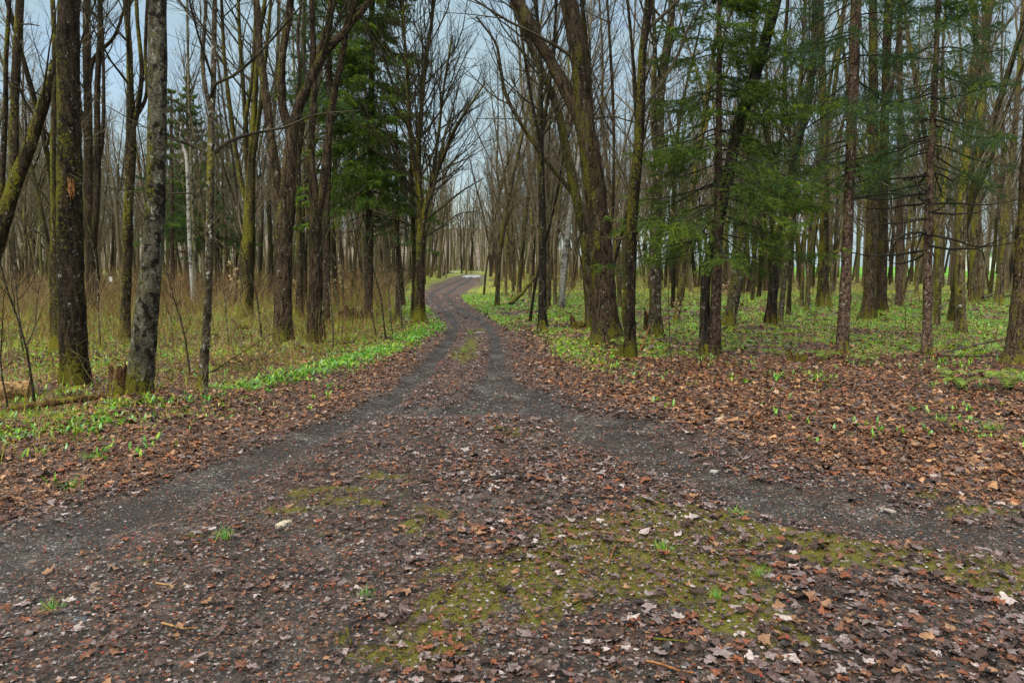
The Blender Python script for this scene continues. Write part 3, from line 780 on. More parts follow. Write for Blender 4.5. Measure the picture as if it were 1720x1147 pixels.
hero('birch_tree', 'pale leaning birch behind the straight dark pole tree', 'tree', M['bark_birch'],
    [(944, 520, 11), (945, 480, 10), (948, 439, 10), (957, 358, 9), (972, 270, 7), (985, 150, 6), (992, 0, 5)], seed=40, flare=0.25)
hero('maple_tree', 'mid sized trunk left of the twin stemmed ridged maple', 'tree', M['bark_mid'],
    [(455, 500, 9), (455, 430, 8), (452, 330, 7), (460, 200, 6), (466, 100, 5), (468, 0, 4)], seed=41)
hero('maple_tree', 'brownish trunk standing between the two ridged maples, far back', 'tree', M['bark_mid'],
    [(502, 536, 13), (503, 480, 11), (503, 400, 10), (501, 280, 9), (508, 150, 8), (512, 0, 7)], seed=42)

# ------------------------------------------------------------------ spruces
NEEDLE_COLS = np.array([(0.050, 0.100, 0.018), (0.125, 0.190, 0.020), (0.055, 0.125, 0.075), (0.25, 0.32, 0.022)])
def spruce_geo(rng, H, zlive, zdead, reach, whorl=0.3, per=5, dead_r=1.0, dead_l=0.75, twigs=20, nper=12, nl=0.036, nw=0.0065, bright=1.0, blue=0.5, bend=None, tip_up=0.25, cutz=None, az_bias=None, zlimit=None):
    """Branches and needles of a spruce on a trunk from 0 to H; zdead..zlive carries bare branches."""
    wood, dead, fol = Geo(), Geo(), Geo()
    ctr = bend if bend is not None else (lambda z: np.stack([0 * z, 0 * z], -1))
    zs = []; z = zdead
    while z < H - 0.25:
        k = max(2, per - 1 + int(rng.integers(-1, 2)))
        zs += [z + rng.normal() * 0.05 for _ in range(k)]; z += whorl * rng.uniform(0.75, 1.25)
    zs = np.array(zs); n = len(zs)
    az = rng.uniform(0, 6.283, n)
    if az_bias is not None:
        flip = rng.uniform(size=n) < az_bias[1]
        az = np.where(flip, az_bias[0] + rng.normal(size=n) * 0.7, az)
    prof = np.clip((H - zs) / (H - zlive), 0, 1) ** 0.8
    L = reach * np.where(zs < zlive, dead_l, prof) * rng.uniform(0.7, 1.15, n)
    L = np.maximum(L, 0.15)
    out = np.stack([np.cos(az), np.sin(az)], -1)
    m = 8; t = np.linspace(0, 1, m)
    droop = np.where(zs < zlive, rng.uniform(0.12, 0.32, n), rng.uniform(0.28, 0.62, n) * np.clip(prof + 0.1, 0, 1) - 0.25 * (1 - prof))
    P = np.zeros((n, m, 3))
    P[:, :, :2] = ctr(zs)[:, None, :] + out[:, None, :] * (L[:, None] * t)[..., None]
    P[:, :, 2] = zs[:, None] - L[:, None] * (droop[:, None] * t ** 1.3 * 1.2 - tip_up * t ** 3)
    P[:, 1:] += np.cumsum(rng.normal(size=(n, m - 1, 3)) * 0.015 * L[:, None, None], axis=1)
    r = (0.006 + 0.006 * L)[:, None] * np.linspace(1, 0.2, m)[None]
    isd = zs < zlive
    if isd.any():
        r[isd] *= dead_r
        dead.add(*tubes(P[isd], r[isd], 5))
        d1, q1 = grow(P[isd], r[isd], rng, 5, 0.3, 0.95, (0.5, 1.0), 0.25, 0.5, 3, -0.02, 0.12, 0.5, 0.002)
        dead.add(*tubes(d1, q1, 3))
    lv = ~isd
    P, r, L = P[lv], r[lv], L[lv]; n = len(P)
    wood.add(*tubes(P, r, 5))
    # flat sprays: side twigs left and right of each branch
    k = twigs; tt = np.linspace(0.10, 1.0, k)[None, :] + rng.normal(size=(n, k)) * 0.012
    tt = np.clip(tt, 0.06, 0.995); f = tt * (m - 1); i = f.astype(int); f = f - i
    bi = np.arange(n)[:, None]
    p0 = P[bi, i] * (1 - f[..., None]) + P[bi, np.minimum(i + 1, m - 1)] * f[..., None]
    tan = nrm(P[bi, np.minimum(i + 1, m - 1)] - P[bi, i])
    sgn = np.where(np.arange(k) % 2 == 0, 1, -1)[None, :, None]
    side = nrm(np.cross(tan, np.array([0, 0, 1.0]))) * sgn
    dirn = nrm(tan * 0.75 + side * rng.uniform(0.5, 0.9, (n, k, 1)) + np.array([0, 0, -0.18]) + rng.normal(size=(n, k, 3)) * 0.16)
    tl = (L[:, None] * 0.36 * (1.1 - tt) + 0.09) * rng.uniform(0.6, 1.25, (n, k))
    TP = p0[:, :, None, :] + dirn[:, :, None, :] * (tl[..., None] * np.linspace(0, 1, 4))[..., None]
    TP[..., 2] -= 0.16 * tl[..., None] * np.linspace(0, 1, 4) ** 2
    TP = TP.reshape(-1, 4, 3); tl = tl.ravel()
    # secondary twiglets on the bigger twigs
    big = tl > 0.2
    if big.any():
        s1, _ = grow(TP[big], np.full((big.sum(), 4), 0.003), rng, 4, 0.2, 0.95, (0.5, 0.9), 0.45, 0.3, 3, -0.04, 0.06, 0.5, 0.002)
        TP = np.concatenate([TP, s1])
    # needles
    nt_, k2 = len(TP), nper
    t = rng.uniform(0.03, 1.0, (nt_, k2, 3)); f = t * 2.999; i = f.astype(int); f = (f - i)[..., None]
    b2 = np.arange(nt_)[:, None, None]
    q0 = TP[b2, i] * (1 - f) + TP[b2, i + 1] * f
    tg = nrm(TP[:, 3] - TP[:, 0])[:, None, None, :]
    rn = rng.normal(size=q0.shape); rn[..., 2] = rn[..., 2] * 0.6 + 0.25
    sd = nrm(rn - tg * np.sum(rn * tg, -1, keepdims=True))
    nd = nrm(tg * 0.8 + sd)
    ln_ = nl * rng.uniform(0.7, 1.3, q0.shape[:-1])[..., None]
    wv = nrm(np.cross(nd, rng.normal(size=q0.shape))) * nw * 0.5
    A = q0 - wv; B = q0 + wv; Cc = q0 + nd * ln_
    V = np.stack([A, B, Cc], -2).reshape(-1, 3)
    mixv = rng.uniform(size=(nt_, 1, 1)) 
    base = NEEDLE_COLS[0] * (1 - mixv) + NEEDLE_COLS[1] * mixv
    bough = vnoise(TP[:, 0, 0] * 1.6 + 40, TP[:, 0, 2] * 2.4 + TP[:, 0, 1] * 1.6, 5)[:, None, None]
    base = base * (0.55 + 0.9 * bough)
    pick = rng.uniform(size=(nt_, 1, 1)) * 0.7 + bough * 0.3
    base = np.where(pick < blue, base * 0.4 + NEEDLE_COLS[2] * 0.6, base)
    base = np.where(pick > 0.86, NEEDLE_COLS[3], base) * bright
    col = np.repeat(np.broadcast_to(base, (nt_, k2 * 3, 3)).reshape(-1, 3), 3, axis=0)
    fol.add(V, np.arange(len(V)).reshape(-1, 3), col)
    return wood, dead, fol

def spruce(name, label, pix, H, zlive, zdead, reach, seed, group=None, depth=0.0, **kw):
    rng = np.random.default_rng(seed)
    x0, y0 = on_ground(np.array([float(pix[0][0])]), np.array([float(pix[0][1])]))
    x0, y0 = float(x0[0]), float(y0[0]) + depth; z0 = gz(x0, y0)
    ROADTREE.append((x0, y0))
    root = thing(name, label, 'tree', (x0, y0, z0), group)
    org = np.array([x0, y0, z0])
    P, Rd = px_stem(pix, y0)
    P = np.concatenate([[P[0] - [0, 0, 0.2]], P]); Rd = np.concatenate([[Rd[0]], Rd])
    P, Rd = list(P - org), list(Rd)
    if P[-1][2] < H - 0.3:
        P.append(P[-1] + np.array([0, 0, (H - P[-1][2]) * 0.5])); Rd.append(Rd[-1] * 0.55)
        P.append(P[-1] + np.array([0, 0, H - P[-1][2]])); Rd.append(0.006)
    P, Rd = resample(P, Rd, 0.12)
    g = Geo(); stem_mesh(g, P, Rd, rng, 14, 0.4, 0.04, 0.05); g.build('trunk', M['bark_spruce'], root)
    bend = lambda z: np.stack([np.interp(z, P[:, 2], P[:, 0]), np.interp(z, P[:, 2], P[:, 1])], -1)
    wood, dead, fol = spruce_geo(rng, H, zlive, zdead, reach, bend=bend, **kw)
    if dead.n: dead.build('dead_branches', M['dead_twig'], root)
    wood.build('boughs', M['dead_twig'], root)
    fol.build('crown', M['needle'], root, False)
    return root

spruce('spruce_tree', 'young spruce with bright drooping green boughs reaching low to the right',
    [(1201, 606, 21), (1201, 540, 18), (1203, 480, 17), (1205, 427, 15), (1207, 251, 11), (1208, 94, 8), (1208, 0, 6)], 9.0, 2.2, 1.9, 2.2, 51, twigs=25, nper=14, per=6, bright=0.95, blue=0.15, whorl=0.30, nl=0.038, nw=0.0075, az_bias=(-0.3, 0.35))
spruce('spruce_tree', 'tall spruce with reddish bark and blue green boughs starting high',
    [(1415, 602, 23), (1416, 560, 19), (1419, 500, 18), (1422, 439, 17), (1428, 282, 16), (1434, 125, 16), (1438, 0, 15)], 13.0, 3.5, 2.9, 2.0, 52, twigs=21, nper=13, blue=0.6, whorl=0.36)
spruce('spruce_tree', 'spruce with whorls of bare dead branches below its dark green top',
    [(1556, 608, 19), (1557, 560, 15), (1558, 497, 14), (1559, 398, 13), (1564, 265, 11), (1571, 132, 9), (1576, 0, 8)], 10.0, 3.3, 1.9, 2.0, 53, dead_r=1.5, dead_l=0.85, tip_up=0.34, twigs=21, nper=13, blue=0.5, whorl=0.30)
spruce('spruce_tree', 'big dark spruce whose boughs hang over the left of the track',
    [(618, 540, 15), (620, 440, 14), (622, 300, 12), (624, 150, 10), (625, 0, 9)], 17.0, 4.0, 3.0, 2.3, 54, twigs=27, nper=14, nl=0.052, nw=0.011, whorl=0.38, per=8, blue=0.12, bright=1.5)
spruce('spruce_tree', 'slim spruce behind the big dark spruce, trunk showing pinkish grey bark',
    [(548, 545, 12), (549, 420, 11), (551, 250, 10), (553, 100, 9), (555, 0, 8)], 14.0, 6.5, 4.5, 1.9, 55, twigs=18, nper=8, nl=0.06, nw=0.012, whorl=0.42)
spruce('spruce_tree', 'tall pointed spruce seen against blue sky over the left brush',
    [(318, 494, 8), (317, 400, 7), (315, 250, 5), (314, 120, 3)], 12.8, 3.5, 2.6, 2.5, 56, per=6, twigs=20, nper=13, nl=0.07, nw=0.013, whorl=0.5, bright=1.1)
spruce('spruce_tree', 'shorter spruce leaning on the flank of the tall pointed spruce',
    [(290, 500, 8), (289, 400, 7), (288, 250, 5), (288, 160, 3)], 11.2, 3.5, 2.6, 2.4, 57, per=6, twigs=20, nper=13, nl=0.07, nw=0.013, whorl=0.5, bright=1.1)
spruce('spruce_tree', 'dark spruce deep among trunks left of the mossy broom maple',
    [(365, 497, 8), (365, 400, 7), (366, 250, 5)], 10.5, 3.0, 2.0, 2.3, 58, twigs=14, nper=7, nl=0.10, nw=0.02, whorl=0.5)
spruce('spruce_tree', 'spindly spruce by the feathery maple with thin green sprays',
    [(668, 540, 8), (668, 440, 7), (667, 300, 5), (666, 190, 3)], 5.8, 2.6, 1.6, 1.3, 60, twigs=14, nper=6, nl=0.06, nw=0.012, whorl=0.4, bright=1.3)
spruce('spruce_tree', 'dark spruce behind the close pair of stout grey trunks',
    [(1510, 520, 11), (1511, 400, 10), (1512, 200, 9), (1512, 0, 7)], 14.0, 4.6, 3.5, 1.9, 61, twigs=12, nper=8, nl=0.06, nw=0.012, whorl=0.45, blue=0.6)
# ------------------------------------------------------------------ the wood behind: individual trees from a few kinds
def wood_tree(seed, H, r0, forky):
    rng = np.random.default_rng(seed)
    root = thing('maple_tree', 'x', 'tree')
    n = 9; P = np.zeros((n, 3)); d = np.array([rng.normal() * 0.05, rng.normal() * 0.05, 1.0])
    for k in range(1, n):
        d = nrm(d + np.append(rng.normal(size=2) * 0.06, 0.05)); P[k] = P[k - 1] + d * H / (n - 1)
    P[:, 2] -= 0.15
    Rd = r0 * np.linspace(1, 0.0, n) ** 0.8 + 0.012
    tg = Geo(); stems = []
    P2, R2 = resample(P, Rd, 0.35); stem_mesh(tg, P2, R2, rng, 9, 0.35, 0.06, 0.06); stems.append((P2, R2))
    for k in range(forky):
        i = rng.integers(int(len(P2) * 0.2), int(len(P2) * 0.5)); a = rng.uniform(0, 6.28)
        d = nrm(np.array([math.cos(a) * 0.4, math.sin(a) * 0.4, 1.0])); p = P2[i]; L = H * rng.uniform(0.35, 0.55); Q = [p]; q = [R2[i] * 0.75]
        for s in range(6):
            d = nrm(d + rng.normal(size=3) * 0.06 + [0, 0, 0.06]); p = p + d * L / 6; Q.append(p); q.append(R2[i] * 0.75 * (1 - (s + 1) / 6.5))
        Q, q = resample(Q, q, 0.4); stem_mesh(tg, Q, q, rng, 7, 0, 0.05, 0.05); stems.append((Q, q))
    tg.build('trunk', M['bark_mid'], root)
    crown_geo(stems, rng, dens=1.15, t0=0.20, l1=2.3, ang=(0.4, 0.95), trop=0.11, seg=(6, 4, 3), fine=1.25).build('crown', M['twig_far_hazed'], root)
    return root
PROTO = [wood_tree(100 + k, H, r0, fk) for k, (H, r0, fk) in enumerate([(15, .078, 1), (13, .055, 1), (16, .10, 3), (12, .045, 0), (14, .072, 2), (10, .036, 1), (16, .085, 1), (13, .06, 2)])]
rng = np.random.default_rng(2024)
placed = list(ROADTREE)
KEEP = [p for p in ROADTREE if p[1] > 21]             # the surveyed far trees stay unhidden, as in the photograph
used = [False] * len(PROTO)
spots = []
tries = 0
while len(spots) < 215 and tries < 60000:
    tries += 1
    y = 17 + 53 * rng.uniform() ** 0.9
    x = rng.uniform(-0.80, 0.80) * y
    if len(spots) < 34:                            # the rows that line the track
        y = rng.uniform(21, 72); o = rng.uniform(2.6, 5.5) + 0.02 * y; m_ = float(mid_x(np.array([y]))[0]); x = m_ + (o if rng.uniform() < 0.5 else -o)
    sd = float(road_sd(np.array([x]), np.array([y]))[0])
    if sd < 0.7 + 0.01 * y: continue
    if x > 11 and y > 56 and rng.uniform() < 0.5: continue
    if x < 0 and y < 22 and rng.uniform() < 0.6: continue
    if any(y < b and abs(x / y - a / b) < 0.13 / y + 0.006 for a, b in KEEP): continue
    dmin = 1.5 if rng.uniform() < 0.7 else 0.6
    if min((x - a) ** 2 + (y - b) ** 2 for a, b in placed) < dmin ** 2: continue
    placed.append((x, y)); spots.append((x, y))
def wood_label(x, y):
    if x < edge_x(np.array([y]))[0]:
        if y < 34: return 'bare trunk among the brown brush of the left wood', 'bare trees in the left brush'
        return 'thin bare trunk deep in the dim wood beyond the brush', 'bare trees deep in the left wood'
    if y < 32: return 'bare mossy trunk rising from green plants in the open wood', 'bare trees over the green floor'
    if x < 6: return 'slim bare tree lining the far bend of the track', 'bare trees along the far bend'
    return 'slender far trunk standing before the bright meadow', 'bare trees before the meadow'
for k, (x, y) in enumerate(spots):
    lab, grp = wood_label(x, y)
    i = int(rng.integers(len(PROTO))); sc = float(rng.uniform(0.8, 1.2)); rz = float(rng.uniform(0, 6.28)); z = gz(x, y)
    if not used[i]:
        used[i] = True; t = PROTO[i]; t.location = (x, y, z); t.rotation_euler = (0, 0, rz); t.scale = (sc,) * 3; tag(t, lab, None, grp)
    else:
        copy_thing(PROTO[i], (x, y, z), rz, sc, lab, grp)

# far woods: past counting, one mass (trunks and branches of simple trees)
fg = Geo(); rng = np.random.default_rng(77)
tp, tr = [], []; bp, br = [], []
cnt = 0
while cnt < 1340:
    y = rng.uniform(66, 175); x = rng.uniform(-0.95, 0.95) * y
    if cnt > 700: y = rng.uniform(46, 74); x = rng.uniform(0.08, 0.80) * y
    if cnt > 900: x = rng.uniform(-0.80, -0.10) * y
    if cnt > 1140: y = rng.uniform(46, 92); x = rng.choice([-1, 1]) * rng.uniform(0.08, 0.80) * y
    elif cnt > 1000: y = rng.uniform(58, 150); x = rng.uniform(-0.20, 0.10) * y
    if 91 < y < 102: continue
    if y < 106 and float(road_sd(np.array([x]), np.array([y]))[0]) < 1.0: continue
    if x > 9 and y > 70 and rng.uniform() < (0.45 if y < 88 else 0.9): continue
    cnt += 1
    H = rng.uniform(10, 16); z0 = float(rise(x, y)); r0 = rng.uniform(0.06, 0.17)
    n = 6; P = np.zeros((n, 3)); P[0] = (x, y, z0 - 0.2)
    d = np.array([rng.normal() * 0.06, rng.normal() * 0.06, 1.0])
    for k in range(1, n): d = nrm(d + np.append(rng.normal(size=2) * 0.07, 0.04)); P[k] = P[k - 1] + d * H / (n - 1)
    tp.append(P); tr.append(r0 * np.linspace(1, 0.12, n))
tp, tr = np.array(tp), np.array(tr)
FW = np.array([(.030, .024, .016), (.065, .050, .030), (.21, .175, .115), (.11, .085, .048), (.10, .105, .035), (.15, .12, .075)])
fcol = FW[rng.integers(6, size=len(tp))]
V, F = tubes(tp, tr, 5); fg.add(V, F, np.repeat(fcol, 30, 0))
b1, q1 = grow(tp, tr, rng, 16, 0.30, 0.98, (0.35, 0.9), 0.24, 0.4, 4, 0.10, 0.08, 0.5, 0.009)
b2, q2 = grow(b1, q1, rng, 4, 0.2, 0.98, (0.35, 0.8), 0.45, 0.4, 2, 0.06, 0.1, 0.6, 0.005)
V, F = tubes(b1, q1, 3); fg.add(V, F, np.repeat(np.repeat(fcol, 16, 0), 15, 0) * .9 + .008)
V, F = tubes(b2, q2, 3); fg.add(V, F, np.repeat(np.repeat(fcol, 64, 0), 9, 0) * .8 + .02)
tag(fg.build('far_woods', M['dry']), 'mass of bare grey brown trees closing the view far off', 'woods', None, 'stuff')

# ------------------------------------------------------------------ leaf litter
def leaf_template(kind):
    if kind == 'maple':                            # five lobes, veins dished, fan from the stalk point
        a = np.radians([-90, -62, -40, -22, -8, 8, 22, 38, 55, 68, 80, 90, 100, 112, 125, 142, 158, 172, 188, 202, 220, 242])
        r = np.array([.30, .50, .66, .56, .62, .76, .90, .70, .64, .72, .84, 1.0, .84, .72, .64, .70, .90, .76, .62, .56, .66, .50]) * 0.56
        V = np.stack([np.cos(a) * r, np.sin(a) * r, 0 * a], 1)
        V = np.vstack([[0, -0.02, 0.0], V]); n = len(a)
        return V, np.array([[0, 1 + i, 1 + (i + 1) % n] for i in range(n)])
    if kind == 'mid':
        a = np.radians([-90, -35, 0, 30, 58, 90, 122, 150, 180, 215]); r = np.array([.26, .62, .56, .88, .62, 1.0, .62, .88, .56, .62]) * 0.56
        V = np.stack([np.cos(a) * r, np.sin(a) * r, 0 * a], 1); V = np.vstack([[0, 0, 0.0], V]); n = len(a)
        return V, np.array([[0, 1 + i, 1 + (i + 1) % n] for i in range(n)])
    V = np.array([[0, -.5, 0], [.33, -.05, 0], [0, .55, 0], [-.33, -.05, 0], [0, 0, 0.06]], float)
    return V, np.array([[4, 0, 1], [4, 1, 2], [4, 2, 3], [4, 3, 0]])

def scatter(tv, tf, pos, scale, yaw, tilt, curl, rng, zlift):
    n, k = len(pos), len(tv)
    V = np.broadcast_to(tv, (n, k, 3)).copy()
    cx, cy = rng.normal(size=(n, 1)) * curl, rng.normal(size=(n, 1)) * curl
    V[:, :, 2] += cx * V[:, :, 0] ** 2 + cy * V[:, :, 1] ** 2 + rng.normal(size=(n, 1)) * curl * 0.6 * V[:, :, 0] * V[:, :, 1] + rng.normal(size=(n, k)) * 0.032
    V[:, 1:, :2] *= 1 + np.clip(rng.normal(size=(n, k - 1, 1)), -1.6, 1.6) * 0.13
    V[..., 0] *= rng.uniform(0.6, 1.15, (n, 1))
    V *= scale[:, None, None]
    ta, tm = rng.uniform(0, 6.283, n), tilt
    ax = np.stack([np.cos(ta), np.sin(ta), 0 * ta], 1)[:, None, :]
    c, s = np.cos(tm)[:, None, None], np.sin(tm)[:, None, None]
    cy_, sy_ = np.cos(yaw)[:, None], np.sin(yaw)[:, None]
    x = V[..., 0] * cy_ - V[..., 1] * sy_; y = V[..., 0] * sy_ + V[..., 1] * cy_
    V = np.stack([x, y, V[..., 2]], -1)
    V = V * c + np.cross(np.broadcast_to(ax, V.shape), V) * s + ax * np.sum(ax * V, -1, keepdims=True) * (1 - c)
    lo = V[..., 2].min(1)
    V = V + pos[:, None, :]; V[..., 2] += (-lo * 0.6 + zlift)[:, None]
    F = (np.arange(n)[:, None, None] * k + tf[None]).reshape(-1, tf.shape[1])
    return V.reshape(-1, 3), F

PAL_ROAD = np.array([(0.100, 0.062, 0.056), (0.048, 0.024, 0.017), (0.20, 0.152, 0.145), (0.145, 0.058, 0.030), (0.014, 0.009, 0.007), (0.37, 0.31, 0.29), (0.28, 0.150, 0.075), (0.22, 0.066, 0.024)])
PR_ROAD = np.array([.22, .17, .15, .18, .11, .05, .06, .06])
PAL_WOOD = np.array([(0.165, 0.072, 0.036), (0.26, 0.115, 0.046), (0.062, 0.026, 0.014), (0.40, 0.215, 0.10), (0.135, 0.098, 0.088), (0.030, 0.018, 0.015), (0.40, 0.28, 0.19), (0.24, 0.072, 0.022)])
PR_WOOD = np.array([.22, .19, .18, .10, .11, .09, .04, .07])
def litter_band(rng, area, dens, kinds, smin, smax, keep_rut, g, dark=1.0, big=False):
    y0, y1, xw = area
    A = (y1 - y0) * 2 * xw; n = int(A * dens)
    y = rng.uniform(y0, y1, n); x = rng.uniform(-xw, xw, n)
    k = np.abs(x) < 0.76 * y + 2.4
    x, y = x[k], y[k]
    sd = road_sd(x, y); rt = rut_mask(x, y) * (sd < 0.3); ms = moss_mask(x, y)
    clump = fbm(x * 1.1, y * 1.1, 91, 3)
    pk = np.where(rt > 0.4, keep_rut, 1.0) * (1 - (0.55 if big else 0.25) * ms) * np.clip(0.12 + 1.65 * clump, 0, 1) * np.where(sd < -0.2, 0.85, 1.0)
    if big: pk = pk * np.where(sd < -0.2, 0.30 + 1.0 * smooth(0.42, 0.60, fbm(x * 0.8, y * 0.8, 93, 3)) + 0.7 * smooth(0.4, 1.4, x) * smooth(6, 4, y), 1.3)
    k = rng.uniform(size=len(x)) < pk
    x, y, sd, rt = x[k], y[k], sd[k], rt[k]; n = len(x)
    z = height(x, y)
    sc = rng.uniform(smin, smax, n) * np.where(rng.uniform(size=n) < 0.12, 1.35, 1.0) * np.where(sd < -0.3, 0.9, 1) * np.where(x < -0.6, 0.85, 1.0) * np.where(rt > .4, 0.6, 1)
    tl = np.abs(rng.normal(size=n)) * np.where(sd < 0, 0.09, 0.25)
    w = smooth(-0.5, 0.4, sd + (fbm(x * 2, y * 2, 95) - 0.5) * 0.8)
    pr = PAL_ROAD[rng.choice(8, n, p=PR_ROAD)]; pw = PAL_WOOD[rng.choice(8, n, p=PR_WOOD)]
    col = np.where((rng.uniform(size=n) < w)[:, None], pw, pr) * rng.uniform(0.75, 1.25, (n, 1)) * dark
    which = rng.integers(len(kinds), size=n)
    for q, kd in enumerate(kinds):
        s = which == q; tv, tf = leaf_template(kd)
        V, F = scatter(tv, tf, np.stack([x[s], y[s], z[s]], 1), sc[s], rng.uniform(0, 6.28, s.sum()), tl[s], 0.6, rng, rng.uniform(0.002, 0.028, s.sum()))
        g.add(V, F, np.repeat(col[s], len(tv), 0))
rng = np.random.default_rng(5)
g = Geo()
litter_band(rng, (1.9, 7.5, 7.5), 300, ['maple', 'maple', 'mid'], 0.040, 0.105, 0.45, g, big=True)
litter_band(rng, (1.9, 7.5, 7.5), 2300, ['far', 'far', 'mid'], 0.012, 0.042, 0.80, g)
litter_band(rng, (7.5, 14, 12), 380, ['mid', 'mid', 'far'], 0.045, 0.10, 0.5, g)
litter_band(rng, (7.5, 14, 12), 700, ['far'], 0.020, 0.045, 0.7, g)
litter_band(rng, (14, 24, 19), 130, ['mid', 'far'], 0.07, 0.13, 0.18, g)
litter_band(rng, (24, 44, 33), 30, ['far'], 0.12, 0.22, 0.15, g)
tag(g.build('fallen_leaves', M['litter'], None, False), 'wet brown and grey fallen maple leaves carpeting the ground', 'fallen leaves', None, 'stuff')

# pebbles, red maple buds, needle scraps, moss fuzz on the near track
OCT = np.array([(1, 0, 0), (0, 1, 0), (-1, 0, 0), (0, -1, 0), (0, 0, 1), (0, 0, -1)], float)
OCF = np.array([(0, 1, 4), (1, 2, 4), (2, 3, 4), (3, 0, 4), (1, 0, 5), (2, 1, 5), (3, 2, 5), (0, 3, 5)])
def speck(n, y0, y1, xw, prob, size, cols, flat, lift, rng):
    y = y0 + (y1 - y0) * rng.uniform(size=n) ** 1.4; x = rng.uniform(-xw, xw, n)
    k = (np.abs(x) < 0.76 * y + 1) & (rng.uniform(size=n) < prob(x, y)); x, y = x[k], y[k]; n = len(x)
    s = size[0] + (size[1] - size[0]) * rng.uniform(size=n) ** 3
    V = OCT[None] * s[:, None, None] * rng.uniform(0.55, 1.3, (n, 6, 1)); V[..., 2] *= flat
    a = rng.uniform(0, 6.28, (n, 1)); V = np.stack([V[..., 0] * np.cos(a) - V[..., 1] * np.sin(a), V[..., 0] * np.sin(a) + V[..., 1] * np.cos(a), V[..., 2]], -1)
    V += np.stack([x, y, height(x, y) + lift], 1)[:, None, :]
    col = cols[rng.integers(len(cols), size=n)] * rng.uniform(0.7, 1.25, (n, 1))
    return V.reshape(-1, 3), (np.arange(n)[:, None, None] * 6 + OCF[None]).reshape(-1, 3), np.repeat(col, 6, 0)
g = Geo()
gp = lambda x, y: np.clip((rut_mask(x, y) * 0.5 + 0.45) * smooth(0.35, 0.62, fbm(x * 1.2, y * 1.2, 33)) + 0.10, 0, 1) * (road_sd(x, y) < 0.1)
g.add(*speck(150000, 2.0, 14, 8, gp, (0.003, 0.015), np.array([(.13, .125, .118), (.08, .075, .07), (.22, .215, .205), (.045, .042, .04), (.38, .37, .35), (.10, .095, .09)]), 0.6, 0.004, rng))
tag(g.build('gravel', M['stone'], None, False), 'pale grey gravel showing in the wheel ruts', 'gravel', None, 'stuff')
g = Geo()
bp_ = lambda x, y: (0.06 + 0.75 * smooth(-0.2, -1.6, x) * smooth(9, 5, y) * fbm(x * 1.5, y * 1.5, 13)) * (road_sd(x, y) < 0.2)
g.add(*speck(9000, 2.0, 11, 6, bp_, (0.004, 0.0085), np.array([(.50, .035, .02), (.36, .03, .02), (.50, .08, .02)]), 0.9, 0.030, rng))
tag(g.build('maple_bud_litter', M['stone'], None, False), 'tiny red maple buds dropped on the leaves', 'buds', None, 'stuff')

def blades(x, y, z, L, w, lean, col, rng, seg=3, droop=0.8, broad=False):
    """Grass, leek and lily leaves: strips that rise and arch over."""
    n = len(x); a = rng.uniform(0, 6.283, n); o = np.stack([np.cos(a), np.sin(a)], 1); pr = np.stack([-np.sin(a), np.cos(a)], 1)
    t = np.linspace(0, 1, seg + 1)
    ang = (math.pi / 2 - lean)[:, None] - droop * t[None] * rng.uniform(0.4, 1.3, (n, 1))
    st = L[:, None] / seg
    h = np.concatenate([np.zeros((n, 1)), np.cumsum(np.cos(ang[:, :-1]) * st, 1)], 1); v = np.concatenate([np.zeros((n, 1)), np.cumsum(np.sin(ang[:, :-1]) * st, 1)], 1)
    prof = (np.sin(np.clip(t * 0.92 + 0.08, 0, 1) * math.pi) ** 0.8 if broad else (1 - t) * 0.9 + 0.1) 
    wd = w[:, None] * prof[None] * 0.5
    C = np.stack([x[:, None] + o[:, :1] * h, y[:, None] + o[:, 1:] * h, z[:, None] + v], -1)
    off = np.stack([pr[:, :1] * wd, pr[:, 1:] * wd, 0 * wd], -1)
    V = np.stack([C - off, C + off], 2).reshape(n, -1, 3)
    b = np.arange(n)[:, None] * (2 * (seg + 1)); j = np.arange(seg)[None] * 2
    F = np.stack([b + j, b + j + 1, b + j + 3, b + j + 2], -1).reshape(-1, 4)
    return V.reshape(-1, 3), F, np.repeat(col, 2 * (seg + 1), 0)

def region(n, y0, y1, xl, xr, prob, rng, pw=1.0):
    y = y0 + (y1 - y0) * rng.uniform(size=n) ** pw; x = rng.uniform(xl, xr, n)
    k = (np.abs(x) < 0.78 * y + 2) & (rng.uniform(size=n) < prob(x, y))
    return x[k], y[k]

g = Geo()                                          # moss cushions: short fuzz
x, y = region(130000, 2.0, 8.5, -4.5, 6.5, lambda x, y: moss_mask(x, y) * (0.35 + 0.65 * smooth(.35, .6, fbm(x * 9, y * 9, 29, 3))), rng)
n = len(x); col = np.array([(.085, .088, .008), (.14, .13, .012), (.05, .06, .008), (.17, .11, .02)])[rng.integers(4, size=n)]
g.add(*blades(x, y, height(x, y) - 0.002, rng.uniform(.008, .022, n), rng.uniform(.004, .009, n), rng.uniform(0, .9, n), col, rng, 2))
tag(g.build('moss', M['moss'], None, False), 'yellow green moss between the leaves on the near track', 'moss', None, 'stuff')

g = Geo()                                          # needle and stalk scraps lying flat
x, y = region(42000, 2.0, 9, -6, 7, lambda x, y: 0.25 + 0.6 * fbm(x * 1.3, y * 1.3, 37), rng)
n = len(x); col = np.array([(.20, .085, .03), (.13, .06, .03), (.24, .14, .06), (.06, .04, .03)])[rng.integers(4, size=n)] * 1.0
g.add(*blades(x, y, height(x, y) + rng.uniform(.012, .035, n), rng.uniform(.02, .065, n), rng.uniform(.0012, .003, n), rng.uniform(1.35, 1.6, n), col, rng, 2, 0.12))
tag(g.build('needle_litter', M['dry'], None, False), 'orange brown conifer needles and leaf stalks on the track', 'needles', None, 'stuff')

